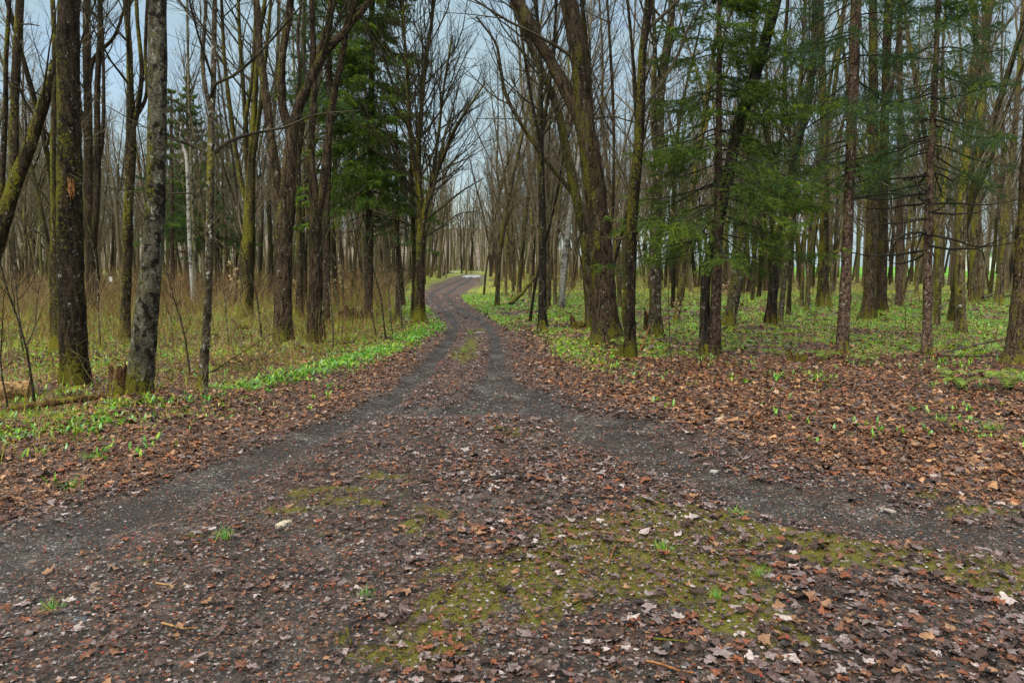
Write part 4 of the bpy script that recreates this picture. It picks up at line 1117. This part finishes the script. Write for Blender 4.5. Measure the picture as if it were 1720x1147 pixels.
# ------------------------------------------------------------------ green ground plants, brush
GREENS = np.array([(.09, .32, .012), (.14, .40, .016), (.24, .44, .016), (.08, .29, .04), (.30, .42, .018), (.17, .38, .13)])
g = Geo()
LEEK = wpoly([(-60, 752), (0, 742), (100, 735), (200, 712), (300, 690), (400, 669), (540, 628), (640, 592), (735, 548)])
strip = lambda x, y: np.exp(-((seg_dist(x, y, LEEK)) / np.interp(y, [6, 9, 14], [.30, .25, .26])) ** 2) * np.interp(y, [6, 8, 10, 16], [1.3, 1.2, 1.0, 1]) * smooth(0.30, 0.55, fbm(x * 1.1, y * 1.1, 44, 3) + 0.05)
x, y = region(60000, 5.2, 26, -10, 0.5, strip, rng, 1.1)
n = len(x); x = np.repeat(x, 3) + rng.normal(size=3 * n) * .02; y = np.repeat(y, 3) + rng.normal(size=3 * n) * .02; n *= 3
g.add(*blades(x, y, height(x, y), rng.uniform(.06, .135, n) * np.interp(y, [6, 10], [.72, 1]), rng.uniform(.018, .036, n) * np.interp(y, [6, 10], [.72, 1]), rng.uniform(.3, 1.2, n), GREENS[rng.integers(6, size=n)] * rng.uniform(.8, 1.2, (n, 1)), rng, 3, 1.0, True))
tag(g.build('wild_leek_border', M['plant']), 'strip of bright green wild leeks edging the track', 'wild leeks', None, 'stuff')
g = Geo()
x, y = region(620000, 6, 44, -32, 32, lambda x, y: np.where(x < mid_x(y), 0.8, 1.0) * green_mask(x, y) * np.clip(22 / np.maximum(y, 1), 0.35, 1), rng, 1.0)
n = len(x); x = np.repeat(x, 2) + rng.normal(size=2 * n) * .025; y = np.repeat(y, 2) + rng.normal(size=2 * n) * .025; n *= 2
far = np.clip(y / 18, 1, 1.6)
g.add(*blades(x, y, height(x, y), rng.uniform(.035, .095, n) * far, rng.uniform(.010, .025, n) * far, rng.uniform(.3, 1.2, n), GREENS[rng.integers(6, size=n)] * rng.uniform(.75, 1.25, (n, 1)) * [1.25, 1.05, 1], rng, 3, 0.9, True))
tag(g.build('ground_plants', M['plant']), 'low fresh green spring plants scattered over the forest floor', 'ground plants', None, 'stuff')
g = Geo()                                          # sprouts poking through the leaves at the near verges
x, y = region(9000, 4.5, 14, -9, 9, lambda x, y: 0.5 * smooth(.2, .8, road_sd(x, y)) * smooth(.52, .66, fbm(x * 1.2, y * 1.2, 48, 3)), rng)
n = len(x); x = np.repeat(x, 3) + rng.normal(size=3 * n) * .015; y = np.repeat(y, 3) + rng.normal(size=3 * n) * .015; n *= 3
g.add(*blades(x, y, height(x, y), rng.uniform(.05, .13, n), rng.uniform(.012, .028, n), rng.uniform(.1, .7, n), GREENS[rng.integers(6, size=n)], rng, 3, .8, True))
tag(g.build('green_sprouts', M['plant']), 'scattered green sprouts poking through the leaves by the track', 'sprouts', None, 'stuff')

leftwood = lambda x, y: smooth(.9, 2.0, road_sd(x, y)) * (x < mid_x(y)) * np.clip(.25 + .9 * fbm(x * .6, y * .6, 49, 3), 0, 1)
STRAW = np.array([(.36, .23, .07), (.30, .21, .04), (.32, .31, .035), (.18, .075, .03), (.30, .15, .05), (.22, .30, .02), (.30, .36, .022)])
g = Geo()
x, y = region(230000, 6.2, 46, -34, 4, lambda x, y: leftwood(x, y) * .75, rng, 1.2)
n = len(x); fr = np.clip(y / 16, 1, 2.2)
g.add(*blades(x, y, height(x, y), rng.uniform(.10, .32, n) * np.clip(y / 12, .8, 1.6), rng.uniform(.004, .008, n) * fr, rng.uniform(.05, .8, n), STRAW[rng.integers(7, size=n)], rng, 3, .8))
tag(g.build('dry_grass', M['dry'], None, False), 'dry straw coloured grass and weeds in the left wood', 'dry grass', None, 'stuff')
g = Geo()
def brush(n, prob, y0, y1, xl, xr, hmin, hmax, cols, pw=1.1):
    x, y = region(n, y0, y1, xl, xr, prob, rng, pw); n = len(x)
    hgt = (hmin + (hmax - hmin) * rng.uniform(size=n) ** 1.8) * np.clip(y / 13, .6, 1.3); d = nrm(np.concatenate([rng.normal(size=(n, 2)) * .26, np.ones((n, 1))], 1))
    P = np.zeros((n, 5, 3)); P[:, 0] = np.stack([x, y, height(x, y) - .02], 1)
    bow = np.concatenate([rng.normal(size=(n, 2)) * .13, np.zeros((n, 1))], 1)
    for k in range(4):
        d = nrm(d + rng.normal(size=(n, 3)) * .12 + bow); P[:, k + 1] = P[:, k] + d * (hgt / 4)[:, None]
    r = (rng.uniform(.0018, .0040, n) * np.clip(y / 12, 1, 2.6))[:, None] * np.linspace(1, .4, 5)[None]
    col = cols[rng.integers(len(cols), size=n)] * rng.uniform(.7, 1.2, (n, 1))
    V, F = tubes(P, r, 3); g.add(V, F, np.repeat(col, 15, 0))
    b, q = grow(P, r, rng, 3, .3, .95, (.4, .9), .36, .5, 2, .05, .12, .75, .0014)
    V, F = tubes(b, q, 3); g.add(V, F, np.repeat(np.repeat(col, 3, 0), 9, 0))
BR = np.array([(.20, .11, .055), (.32, .22, .11), (.10, .055, .035), (.26, .12, .04), (.20, .20, .04), (.15, .10, .05), (.38, .29, .18), (.14, .09, .05), (.11, .075, .045)])
brush(44000, lambda x, y: leftwood(x, y) * np.clip(y / 13, .55, 1) * (.4 + .8 * smooth(.35, .65, fbm(x * .5, y * .5, 57, 3))), 6.8, 52, -40, 4, .30, 1.5, BR)
brush(3500, lambda x, y: smooth(1., 2.5, road_sd(x, y)) * (x > mid_x(y)), 10, 44, -6, 30, .2, .7, BR)
brush(9000, lambda x, y: smooth(.8, 2.2, road_sd(x, y)), 44, 88, -30, 24, .5, 1.6, BR)
tag(g.build('undergrowth', M['dry']), 'tangle of thin brown canes and dead stems under the trees', 'undergrowth', None, 'stuff')

# ------------------------------------------------------------------ saplings (one kind built, then copied)
def sapling_proto(seed, H, leafy=False, kind='sapling'):
    rng = np.random.default_rng(seed); root = thing(kind, 'x', 'sapling')
    P = np.zeros((1, 9, 3)); d = np.array([0, 0, 1.0])
    for k in range(8): d = nrm(d + rng.normal(size=3) * .10 + [0, 0, .06]); P[0, k + 1] = P[0, k] + d * H / 8
    r = np.linspace(.011 * H / 2.5 + .004, .002, 9)[None]
    s = Geo(); s.add(*tubes(P, r, 7)); s.build('stem', M['bark_smooth'], root)
    b1, q1 = grow(P, r, rng, 12, .25, .97, (.5, 1.1), .33, .4, 5, .07, .12, .6, .0025)
    b2, q2 = grow(b1, q1, rng, 4, .2, .97, (.4, .9), .4, .4, 3, .04, .12, .6, .0017)
    t = Geo(); t.add(*tubes(b1, q1, 4)); t.add(*tubes(b2, q2, 3)); t.build('twigs', M['twig'], root)
    if leafy:
        l = Geo(); pts = np.concatenate([b2[:, 2:].reshape(-1, 3), b1[:, 3:].reshape(-1, 3)]); n = len(pts)
        tv, tf = leaf_template('far')
        V, F = scatter(tv * [.8, 1.3, 1], tf, pts, rng.uniform(.07, .115, n), rng.uniform(0, 6.28, n), rng.uniform(.6, 1.5, n), .5, rng, np.full(n, -.03))
        col = np.array([(.62, .47, .27), (.55, .36, .17), (.70, .58, .38)])[rng.integers(3, size=n)]
        l.add(V, F, np.repeat(col, len(tv), 0)); l.build('dead_leaves', M['dry'], root, False)
    return root
SAP = [sapling_proto(300 + k, H) for k, H in enumerate((2.6, 3.4, 1.8, 4.2))]
spots = [((648, 573), 3, 'bare sapling bent near its foot beside the leek strip', None), ((633, 570), 1, 'crooked dark sapling leaning at the leek strip', None),
         ((1128, 625), 2, 'knee high twiggy sapling on the leaf carpet before the spruce', None), ((940, 550), 2, 'small forked sapling in green plants near the pole tree', None),
         ((320, 640), 0, 'thin sapling beside the slim young trunk', None), ((548, 585), 1, 'straight thin sapling against the dark ridged trunk', None), ((560, 590), 3, 'taller thin sapling right of the dark ridged trunk', None),
         ((1520, 560), 2, 'short sapling among the plants left of the dead branched spruce', None), ((1640, 550), 2, 'small leaning sapling before the distant house', None),
         ((60, 690), 0, 'tall bare sapling in front of the sawn log', None), ((15, 700), 2, 'twiggy sapling at the corner near the sawn log', None)]
spots += [((float(a), float(b)), int(k), 'bare sapling in the tangle of the left brush', 'saplings in the left brush') for a, b, k in
          [(40, 600, 1), (170, 590, 0), (290, 585, 2), (385, 590, 0), (440, 570, 3), (590, 560, 1), (610, 545, 0), (675, 556, 3), (660, 565, 1), (250, 560, 3), (60, 560, 3), (360, 560, 1), (570, 540, 3)]]
su = [0] * 4
rng = np.random.default_rng(31)
for (pxy, k, lab, grp) in spots:
    x, y = on_ground(np.array([float(pxy[0])]), np.array([float(pxy[1])])); x, y = float(x[0]), float(y[0])
    loc = (x, y, gz(x, y) - .03); rz = float(rng.uniform(0, 6.28)); sc = float(rng.uniform(.85, 1.15))
    if not su[k]:
        su[k] = 1; t = SAP[k]; t.location = loc; t.rotation_euler = (0, 0, rz); tag(t, lab, None, grp)
    else:
        t = copy_thing(SAP[k], loc, rz, sc, lab, None)
        if grp: t['group'] = grp
        elif 'group' in t: del t['group']
bs = None
for pxy, lab, sc in [((385, 520), 'pale leaved beech sapling beside the mossy broom maple', 1.0), ((575, 515), 'cream leaved beech sapling behind the dark ridged trunk', .95), ((510, 515), 'small beech sapling with few pale leaves between ridged maples', .7),
                     ((1228, 520), 'pale leaved little beech right of the leafy spruce trunk', .6), ((1132, 545), 'tiny beech with cream leaves low on the green floor', .4)]:
    x, y = on_ground(np.array([float(pxy[0])]), np.array([float(pxy[1])])); x, y = float(x[0]), float(y[0]); loc = (x, y, gz(x, y))
    if bs is None: bs = sapling_proto(320, 1.7, True, 'beech_sapling'); bs.location = loc; tag(bs, lab)
    else: copy_thing(bs, loc, float(rng.uniform(0, 6)), sc, lab)

# ------------------------------------------------------------------ logs, stumps, sticks
def gpt(px_, py_):
    x, y = on_ground(np.array([float(px_)]), np.array([float(py_)])); return float(x[0]), float(y[0])
def log(name, label, a, b, ra, rb, za=0., zb=0., m='wood_rot', cap=None, cat='log', seed=1, twigs=0, jit=.02, sides=12):
    """A log or stick lying from ground point a to ground point b."""
    rng = np.random.default_rng(seed); (x0, y0), (x1, y1) = a, b
    A = np.array([x0, y0, gz(x0, y0) + ra * .75 + za]); B = np.array([x1, y1, gz(x1, y1) + rb * .75 + zb]); L = np.linalg.norm(B - A)
    k = max(4, int(L / .18)); t = np.linspace(0, 1, k)[:, None]
    P = A * (1 - t) + B * t; P[1:-1] += np.cumsum(rng.normal(size=(k - 2, 3)) * jit * .4, 0) - np.linspace(0, 1, k - 2)[:, None] * 0
    Rd = ra + (rb - ra) * t[:, 0]
    root = thing(name, label, cat, tuple(A)); o = A
    g = Geo(); P2, R2 = resample(P - o, Rd, .08); stem_mesh(g, P2, R2, rng, sides, 0, .05, .05)
    if cap is None:
        pass
    g.build('wood', M[m], root)
    if cap:
        for pt, rd, dr in ((P2[0], R2[0], P2[0] - P2[1]), (P2[-1], R2[-1], P2[-1] - P2[-2])):
            dr = nrm(dr); u = nrm(np.cross(dr, [0, 0, 1.])); w = np.cross(dr, u); th = np.arange(14) * 2 * math.pi / 14
            c = Geo(); ring = pt + dr * .004 + (u[None] * np.cos(th)[:, None] + w[None] * np.sin(th)[:, None]) * rd * .99
            c.add(np.vstack([pt + dr * .008, ring]), np.array([[0, 1 + i, 1 + (i + 1) % 14] for i in range(14)]))
            c.build('cut_end', M[cap], root)
    if twigs:
        idx = np.linspace(0, len(P2) - 1, 14).astype(int)
        b1, q1 = grow(P2[idx][None], R2[idx][None], rng, twigs, .15, .95, (.4, 1.0), .3, .5, 5, .03, .12, .6, .003)
        b1[..., 2] = np.maximum(b1[..., 2], -.05); t = Geo(); t.add(*tubes(b1, q1, 5)); t.build('side_twigs', M['stick'], root)
    return root
log('sawn_log', 'short thick sawn log with orange weathered wood lying in the brush', gpt(2, 682), gpt(52, 678), .13, .12, m='cut_wood', cap='cut_wood', seed=1)
log('sawn_log', 'dark log with an orange cut end at the far edge of the brush', gpt(-20, 545), gpt(12, 546), .14, .14, m='bark_dark', cap='scar', seed=2)
log('fallen_log', 'mossy pole propped aslant against trunks at the far bend', gpt(857, 517), gpt(900, 510), .09, .07, 0, 1.1, m='bark_dark', seed=3)
log('fallen_log', 'pale thin log lying level in the brush behind the lichen trunk', gpt(268, 526), gpt(296, 526), .06, .05, m='bark_birch', seed=4)
log('fallen_log', 'white barked log lying before the meadow', gpt(1592, 512), gpt(1632, 507), .08, .07, m='bark_birch', seed=5)
log('fallen_branch', 'pale branch lying highest on the heap by the slanting trunk', gpt(1650, 512), gpt(1712, 496), .05, .03, .25, .3, m='stick', cat='branch', seed=6, twigs=7)
log('fallen_branch', 'grey branch lying low under the heap by the slanting trunk', gpt(1655, 505), gpt(1740, 505), .06, .04, .05, .1, m='stick', cat='branch', seed=7, twigs=6)
log('fallen_branch', 'long bare branch arched from the massive edge trunk to the dead branched spruce', gpt(1572, 606), gpt(1712, 590), .022, .016, .02, .25, m='stick', cat='branch', seed=8, twigs=5)
log('fallen_branch', 'second bare branch lying just below the long arched one', gpt(1575, 612), gpt(1690, 610), .02, .012, .02, .06, m='stick', cat='branch', seed=9, twigs=4)
log('fallen_branch', 'forked stick leaning at the foot of the dead branched spruce', gpt(1510, 592), gpt(1592, 632), .02, .01, .12, .0, m='stick', cat='branch', seed=10, twigs=4)
log('fallen_branch', 'thin branch lying by the hooked mossy trunk', gpt(1195, 570), gpt(1245, 545), .035, .02, .05, .15, m='stick', cat='branch', seed=11, twigs=5)
log('fallen_branch', 'bare stick propped against the grey green trunk', gpt(1075, 592), gpt(1094, 574), .02, .015, .0, .35, m='scar', cat='branch', seed=12)
log('fallen_branch', 'long dark dead branch reaching through the brush toward the leek strip', gpt(340, 660), gpt(455, 590), .014, .008, .15, .25, m='bark_black', cat='branch', seed=13, twigs=6)
log('fallen_branch', 'dark forked twig lying low in front of the leek strip', gpt(360, 625), gpt(440, 640), .012, .007, .1, .05, m='bark_black', cat='branch', seed=14, twigs=5)
log('fallen_branch', 'rotten flat branch lying between the scarred trunk and the stump', gpt(20, 700), gpt(190, 692), .045, .035, .0, .0, m='wood_rot', cat='branch', seed=15, twigs=4)
log('fallen_branch', 'short dark pole slanting out of brush behind the scarred trunk', gpt(150, 520), gpt(205, 500), .03, .02, .1, .6, m='bark_black', cat='branch', seed=16)
for k, (a, b, lab, m) in enumerate([((272, 1058), (334, 1066), 'pale brown finger thick stick on wet leaves', 'cut_wood'), ((1098, 1082), (1156, 1090), 'dark twig lying across moss beside a curled leaf', 'bark_black'),
        ((1085, 1122), (1165, 1142), 'long bent twig with orange tint at the bottom edge', 'scar'), ((1020, 962), (1034, 930), 'short orange twig standing slantwise on moss', 'scar'),
        ((262, 985), (292, 996), 'small yellow straw stick among red buds', 'cut_wood'), ((583, 1065), (590, 1095), 'thin grey twig lying towards the viewer on moss', 'stick'),
        ((960, 1030), (1012, 1010), 'thin dark twig running through the central moss', 'bark_black'), ((330, 752), (372, 748), 'dark stick beside the left wheel rut', 'bark_black')]):
    log('fallen_stick', lab, gpt(*a), gpt(*b), .006, .004, .025, .03, m=m, cat='stick', seed=40 + k, jit=.012, sides=7)

def stump(label, p, r, h, m, seed, lean=(0, 0)):
    rng = np.random.default_rng(seed); x, y = p; root = thing('tree_stump', label, 'stump', (x, y, gz(x, y)))
    n, k = 22, 9; th = np.arange(n) * 2 * math.pi / n
    rim = h * (0.65 + .35 * np.sin(th + rng.uniform(0, 6)) + .22 * rng.normal(size=n))
    V = []
    for i in range(k):
        t = i / (k - 1); rr = r * (1 + .55 * np.exp(-t * 4) * (0.6 + .4 * np.sin(4 * th + seed))) * (1 + rng.normal(size=n) * .05)
        V.append(np.stack([np.cos(th) * rr + lean[0] * t, np.sin(th) * rr + lean[1] * t, -.08 + (rim + .08) * t], 1))
    for i in range(3):                              # hollow inside
        t = (i + 1) / 3; V.append(np.stack([np.cos(th) * r * (.85 - .4 * t) + lean[0], np.sin(th) * r * (.85 - .4 * t) + lean[1], rim * (1 - .55 * t)], 1))
    V = np.concatenate(V); kk = k + 3; F = [[i * n + j, i * n + (j + 1) % n, (i + 1) * n + (j + 1) % n, (i + 1) * n + j] for i in range(kk - 1) for j in range(n)]
    V = np.vstack([V, [[lean[0], lean[1], h * .25]]]); T = [[(kk - 1) * n + j, (kk - 1) * n + (j + 1) % n, len(V) - 1] for j in range(n)]
    mesh_obj('stump_wood', V, [np.array(F), np.array(T)], M[m], root)
    return root
stump('rotten dark broken stump at the foot of the lichen grey trunk', gpt(203, 690), .11, .42, 'wood_rot', 1)
stump('low mossy green stump before the huge ridged maple', gpt(1037, 608), .17, .20, 'bark_mossy', 2)
stump('low dark stump with mossy side on the leaf carpet', gpt(1338, 614), .16, .17, 'wood_rot', 3)
stump('reddish rotten stump beside the grey green trunk', gpt(1087, 556), .09, .55, 'wood_rot', 4)
stump('brown crumbling stump in plants behind the pole tree', gpt(970, 556), .2, .28, 'wood_rot', 5)
stump('flat brown stump heap in the brush past the ridged maples', gpt(590, 540), .35, .38, 'wood_rot', 6)
stump('low grey stump near the broom maple in the brush', gpt(410, 556), .22, .22, 'wood_rot', 7)
stump('brown decayed stump far behind the lichen trunk', gpt(300, 520), .3, .4, 'wood_rot', 8)

# ------------------------------------------------------------------ ferns, tufts, stones
def fern_proto(seed):
    rng = np.random.default_rng(seed); root = thing('fern', 'x', 'fern')
    for f in range(7):
        a = f * 0.898 + rng.normal() * .25; L = rng.uniform(.28, .45); n = 20
        g = Geo(); t = np.linspace(0, 1, n)
        P = np.stack([np.cos(a) * L * t, np.sin(a) * L * t, .62 * L * np.sin(t * 2.2) * (1 - .25 * t) + .015], 1)
        g.add(*(lambda v, q: (v, q, np.broadcast_to((.10, .12, .03), (len(v), 3))))(*tubes(P[None], np.linspace(.0025, .001, n)[None], 4)))
        for i in range(1, n):
            w = .20 * L * np.sin(np.clip(t[i] * .85 + .12, 0, 1) * math.pi) ** .8 + .012; tg = nrm(P[i] - P[i - 1]); sd_ = nrm(np.cross(tg, [0, 0, 1.]))
            for sg in (1, -1):
                for o_ in (0,):
                    b = P[i] - (P[i] - P[i - 1]) * o_; tip = b + sd_ * sg * w + tg * w * .35 - [0, 0, .18 * w]
                    g.add(np.array([b - tg * .004, b + tg * .005, tip, b + sd_ * sg * w * .55 - tg * .005]), np.array([[0, 1, 2, 3]]), np.array((.17, .27, .022)) * rng.uniform(.5, 1.3))
        g.build('frond', M['plant'], root, False)
    return root
fp = fern_proto(1)
for k, (p, lab, sc) in enumerate([((1692, 668), 'biggest yellow green fern spread before the massive edge trunk', 1.15), ((1592, 650), 'small fern on the leaves below the dead branched spruce', .7),
        ((1612, 668), 'flattened fern between the small fern and the biggest fern', .75), ((1042, 588), 'bluish fern growing on roots of the huge maple', .8), ((1385, 612), 'flat fern beside the low dark stump', .7), ((1450, 618), 'light green fern right of the reddish barked spruce', .6)]):
    x, y = gpt(*p)
    if k == 0: fp.location = (x, y, gz(x, y)); fp.scale = (sc,) * 3; tag(fp, lab)
    else: copy_thing(fp, (x, y, gz(x, y) + .01), k * 1.3, sc, lab)
def tuft_proto(seed):
    rng = np.random.default_rng(seed); n = 60; x, y = rng.normal(size=n) * .03, rng.normal(size=n) * .03
    g = Geo(); g.add(*blades(x, y, 0 * x, rng.uniform(.05, .15, n), rng.uniform(.003, .006, n), rng.uniform(.1, 1.0, n), GREENS[rng.integers(5, size=n)], rng, 3, .9))
    return tag(g.build('grass_tuft', M['plant'], None, False), 'x', 'grass tuft')
tp_ = tuft_proto(3)
for k, (p, lab) in enumerate([((118, 822), 'largest grass tuft on the leaves at the left verge'), ((375, 905), 'grass tuft alone on the left wheel rut leaves'), ((1240, 868), 'grass tuft by the gravelly right rut'), ((1113, 932), 'grass tuft in moss under the right rut'), ((90, 1025), 'short grass tuft near the left bottom corner'),
        ((1275, 972), 'grass tuft among grey curled leaves'), ((612, 1003), 'thin straw tinged tuft on the central leaves'), ((780, 590), 'tuft on the mossy strip between the ruts'), ((1580, 720), 'tuft of sprouts at the right leaf verge'), ((1665, 735), 'grass tuft with broad blades at the right verge'), ((790, 562), 'far tuft at the top of the mossy strip'),
        ((150, 775), 'upper tuft at the left verge above the largest tuft'), ((1200, 1010), 'tiny tuft in the moss amid wide leaves')]):
    x, y = gpt(*p); loc = (x, y, gz(x, y) + .005)
    if k == 0: tp_.location = loc; tag(tp_, lab)
    else:
        c = tp_.copy(); COL.objects.link(c); c.location = loc; c.rotation_euler = (0, 0, k * 1.1); s = [1, .8, .8, .7, .6, .6, .6, 1.0, 1.0, 1.2, 1.2, .9, .5][k]; c.scale = (s, s, s); tag(c, lab)
def stone(label, p, s, seed, col):
    rng = np.random.default_rng(seed); n1, n2 = 8, 12; V = []
    for i in range(n1 + 1):
        ph = math.pi * i / n1
        for j in range(n2):
            t = 2 * math.pi * j / n2; rr = s * (1 + .28 * math.sin(2 * t + seed) * math.sin(ph) + .12 * rng.normal())
            V.append((rr * math.sin(ph) * math.cos(t) * 1.4, rr * math.sin(ph) * math.sin(t), rr * math.cos(ph) * .45))
    F = [[i * n2 + j, i * n2 + (j + 1) % n2, (i + 1) * n2 + (j + 1) % n2, (i + 1) * n2 + j] for i in range(n1) for j in range(n2)]
    o = mesh_obj('stone', np.array(V), np.array(F), M['stone'], None, False, {'tint': np.broadcast_to(col, (len(V), 3))}); x, y = p
    o.location = (x, y, gz(x, y) + s * .2); o.rotation_euler = (0, 0, seed); return tag(o, label, 'stone')
stone('pale buff flat stone in the left track between leaves', gpt(476, 882), .045, 1, (.42, .37, .27))
stone('rounded tan stone lying near the left bottom leaves', gpt(160, 985), .035, 2, (.25, .20, .16))
stone('greyish stone in the gravel of the right rut', gpt(1488, 852), .04, 3, (.27, .24, .21))
stone('small pale stone where the right rut starts to bend', gpt(1200, 786), .03, 4, (.33, .32, .29))
stone('dark blue grey pebble near the left bottom', gpt(134, 1044), .03, 5, (.07, .08, .09))
stone('flat pale stone lying between the ruts at the top of the moss strip', gpt(806, 560), .075, 6, (.24, .24, .23))

# ------------------------------------------------------------------ beyond the wood: house, barrel, marker
def box(g, x0, x1, y0, y1, z0, z1):
    V = np.array([(x, y, z) for z in (z0, z1) for y in (y0, y1) for x in (x0, x1)], float)
    g.add(V, np.array([[0, 2, 3, 1], [4, 5, 7, 6], [0, 1, 5, 4], [2, 6, 7, 3], [0, 4, 6, 2], [1, 3, 7, 5]]))
hx, hy = 76.0, 112.0
hs = thing('house', 'white house with grey roof glimpsed across the meadow', 'house', (hx, hy, .95))
g = Geo(); box(g, -7, 7, -4, 4, -.3, 3.0); g.add(np.array([(-7, -4, 3), (-7, 4, 3), (-7, 0, 5.6), (7, -4, 3), (7, 4, 3), (7, 0, 5.6)], float), np.array([[0, 1, 2], [3, 5, 4]])); g.build('wall', M['white_wall'], hs, False)
g = Geo(); g.add(np.array([(-7.5, -4.6, 2.75), (7.5, -4.6, 2.75), (7.5, 0, 5.75), (-7.5, 0, 5.75), (-7.5, 4.6, 2.75), (7.5, 4.6, 2.75), (-7.5, -4.6, 2.9), (7.5, -4.6, 2.9), (7.5, 0, 5.95), (-7.5, 0, 5.95), (-7.5, 4.6, 2.9), (7.5, 4.6, 2.9)], float),
    np.array([[6, 7, 8, 9], [9, 8, 11, 10], [0, 3, 2, 1], [3, 4, 5, 2], [0, 1, 7, 6], [4, 10, 11, 5]])); g.build('roof', M['roof'], hs, False)
for wx in (-4.5, 0, 4.5):
    g = Geo(); box(g, wx - .6, wx + .6, -4.06, -4.005, 1.0, 2.3); w = g.build('window', M['white_wall'], hs, False)
    g = Geo(); box(g, wx - .5, wx + .5, -4.09, -4.065, 1.08, 2.22); g.build('pane', M['glass'], w, False)
def lathe(g, prof, n=16):
    th = np.arange(n) * 2 * math.pi / n; V = np.concatenate([np.stack([r * np.cos(th), r * np.sin(th), 0 * th + z], 1) for r, z in prof])
    g.add(V, np.array([[i * n + j, i * n + (j + 1) % n, (i + 1) * n + (j + 1) % n, (i + 1) * n + j] for i in range(len(prof) - 1) for j in range(n)]))
bx_, by_ = 46.0, 75.5
br_ = thing('marker_post', 'thin orange marker post at the edge of the meadow', 'post', (bx_, by_, float(rise(bx_, by_))))
g = Geo(); lathe(g, [(0, 0), (.13, 0), (.12, .1), (.085, .14), (.08, .4), (.08, .62), (.075, 1.2), (.05, 1.26), (0, 1.28)]); g.build('post_body', M['orange'], br_)
g = Geo(); lathe(g, [(.079, .80), (.084, .81), (.083, .94), (.077, .95)]); g.build('white_band', M['white_wall'], br_)
x, y = gpt(188, 500)
mk = thing('marker_stake', 'short white marker stake deep in the left brush', 'stake', (x, y, gz(x, y)))
g = Geo(); box(g, -.03, .03, -.02, .02, -.1, 1.15); g.add(np.array([(-.03, -.02, 1.15), (.03, -.02, 1.15), (.03, .02, 1.15), (-.03, .02, 1.15), (0, 0, 1.25)], float), np.array([[0, 1, 4], [1, 2, 4], [2, 3, 4], [3, 0, 4]])); g.build('stake_post', M['stick'], mk, False)
g = Geo(); box(g, -.09, .09, -.035, -.022, .85, 1.12); g.build('white_tag', M['white_wall'], mk, False)
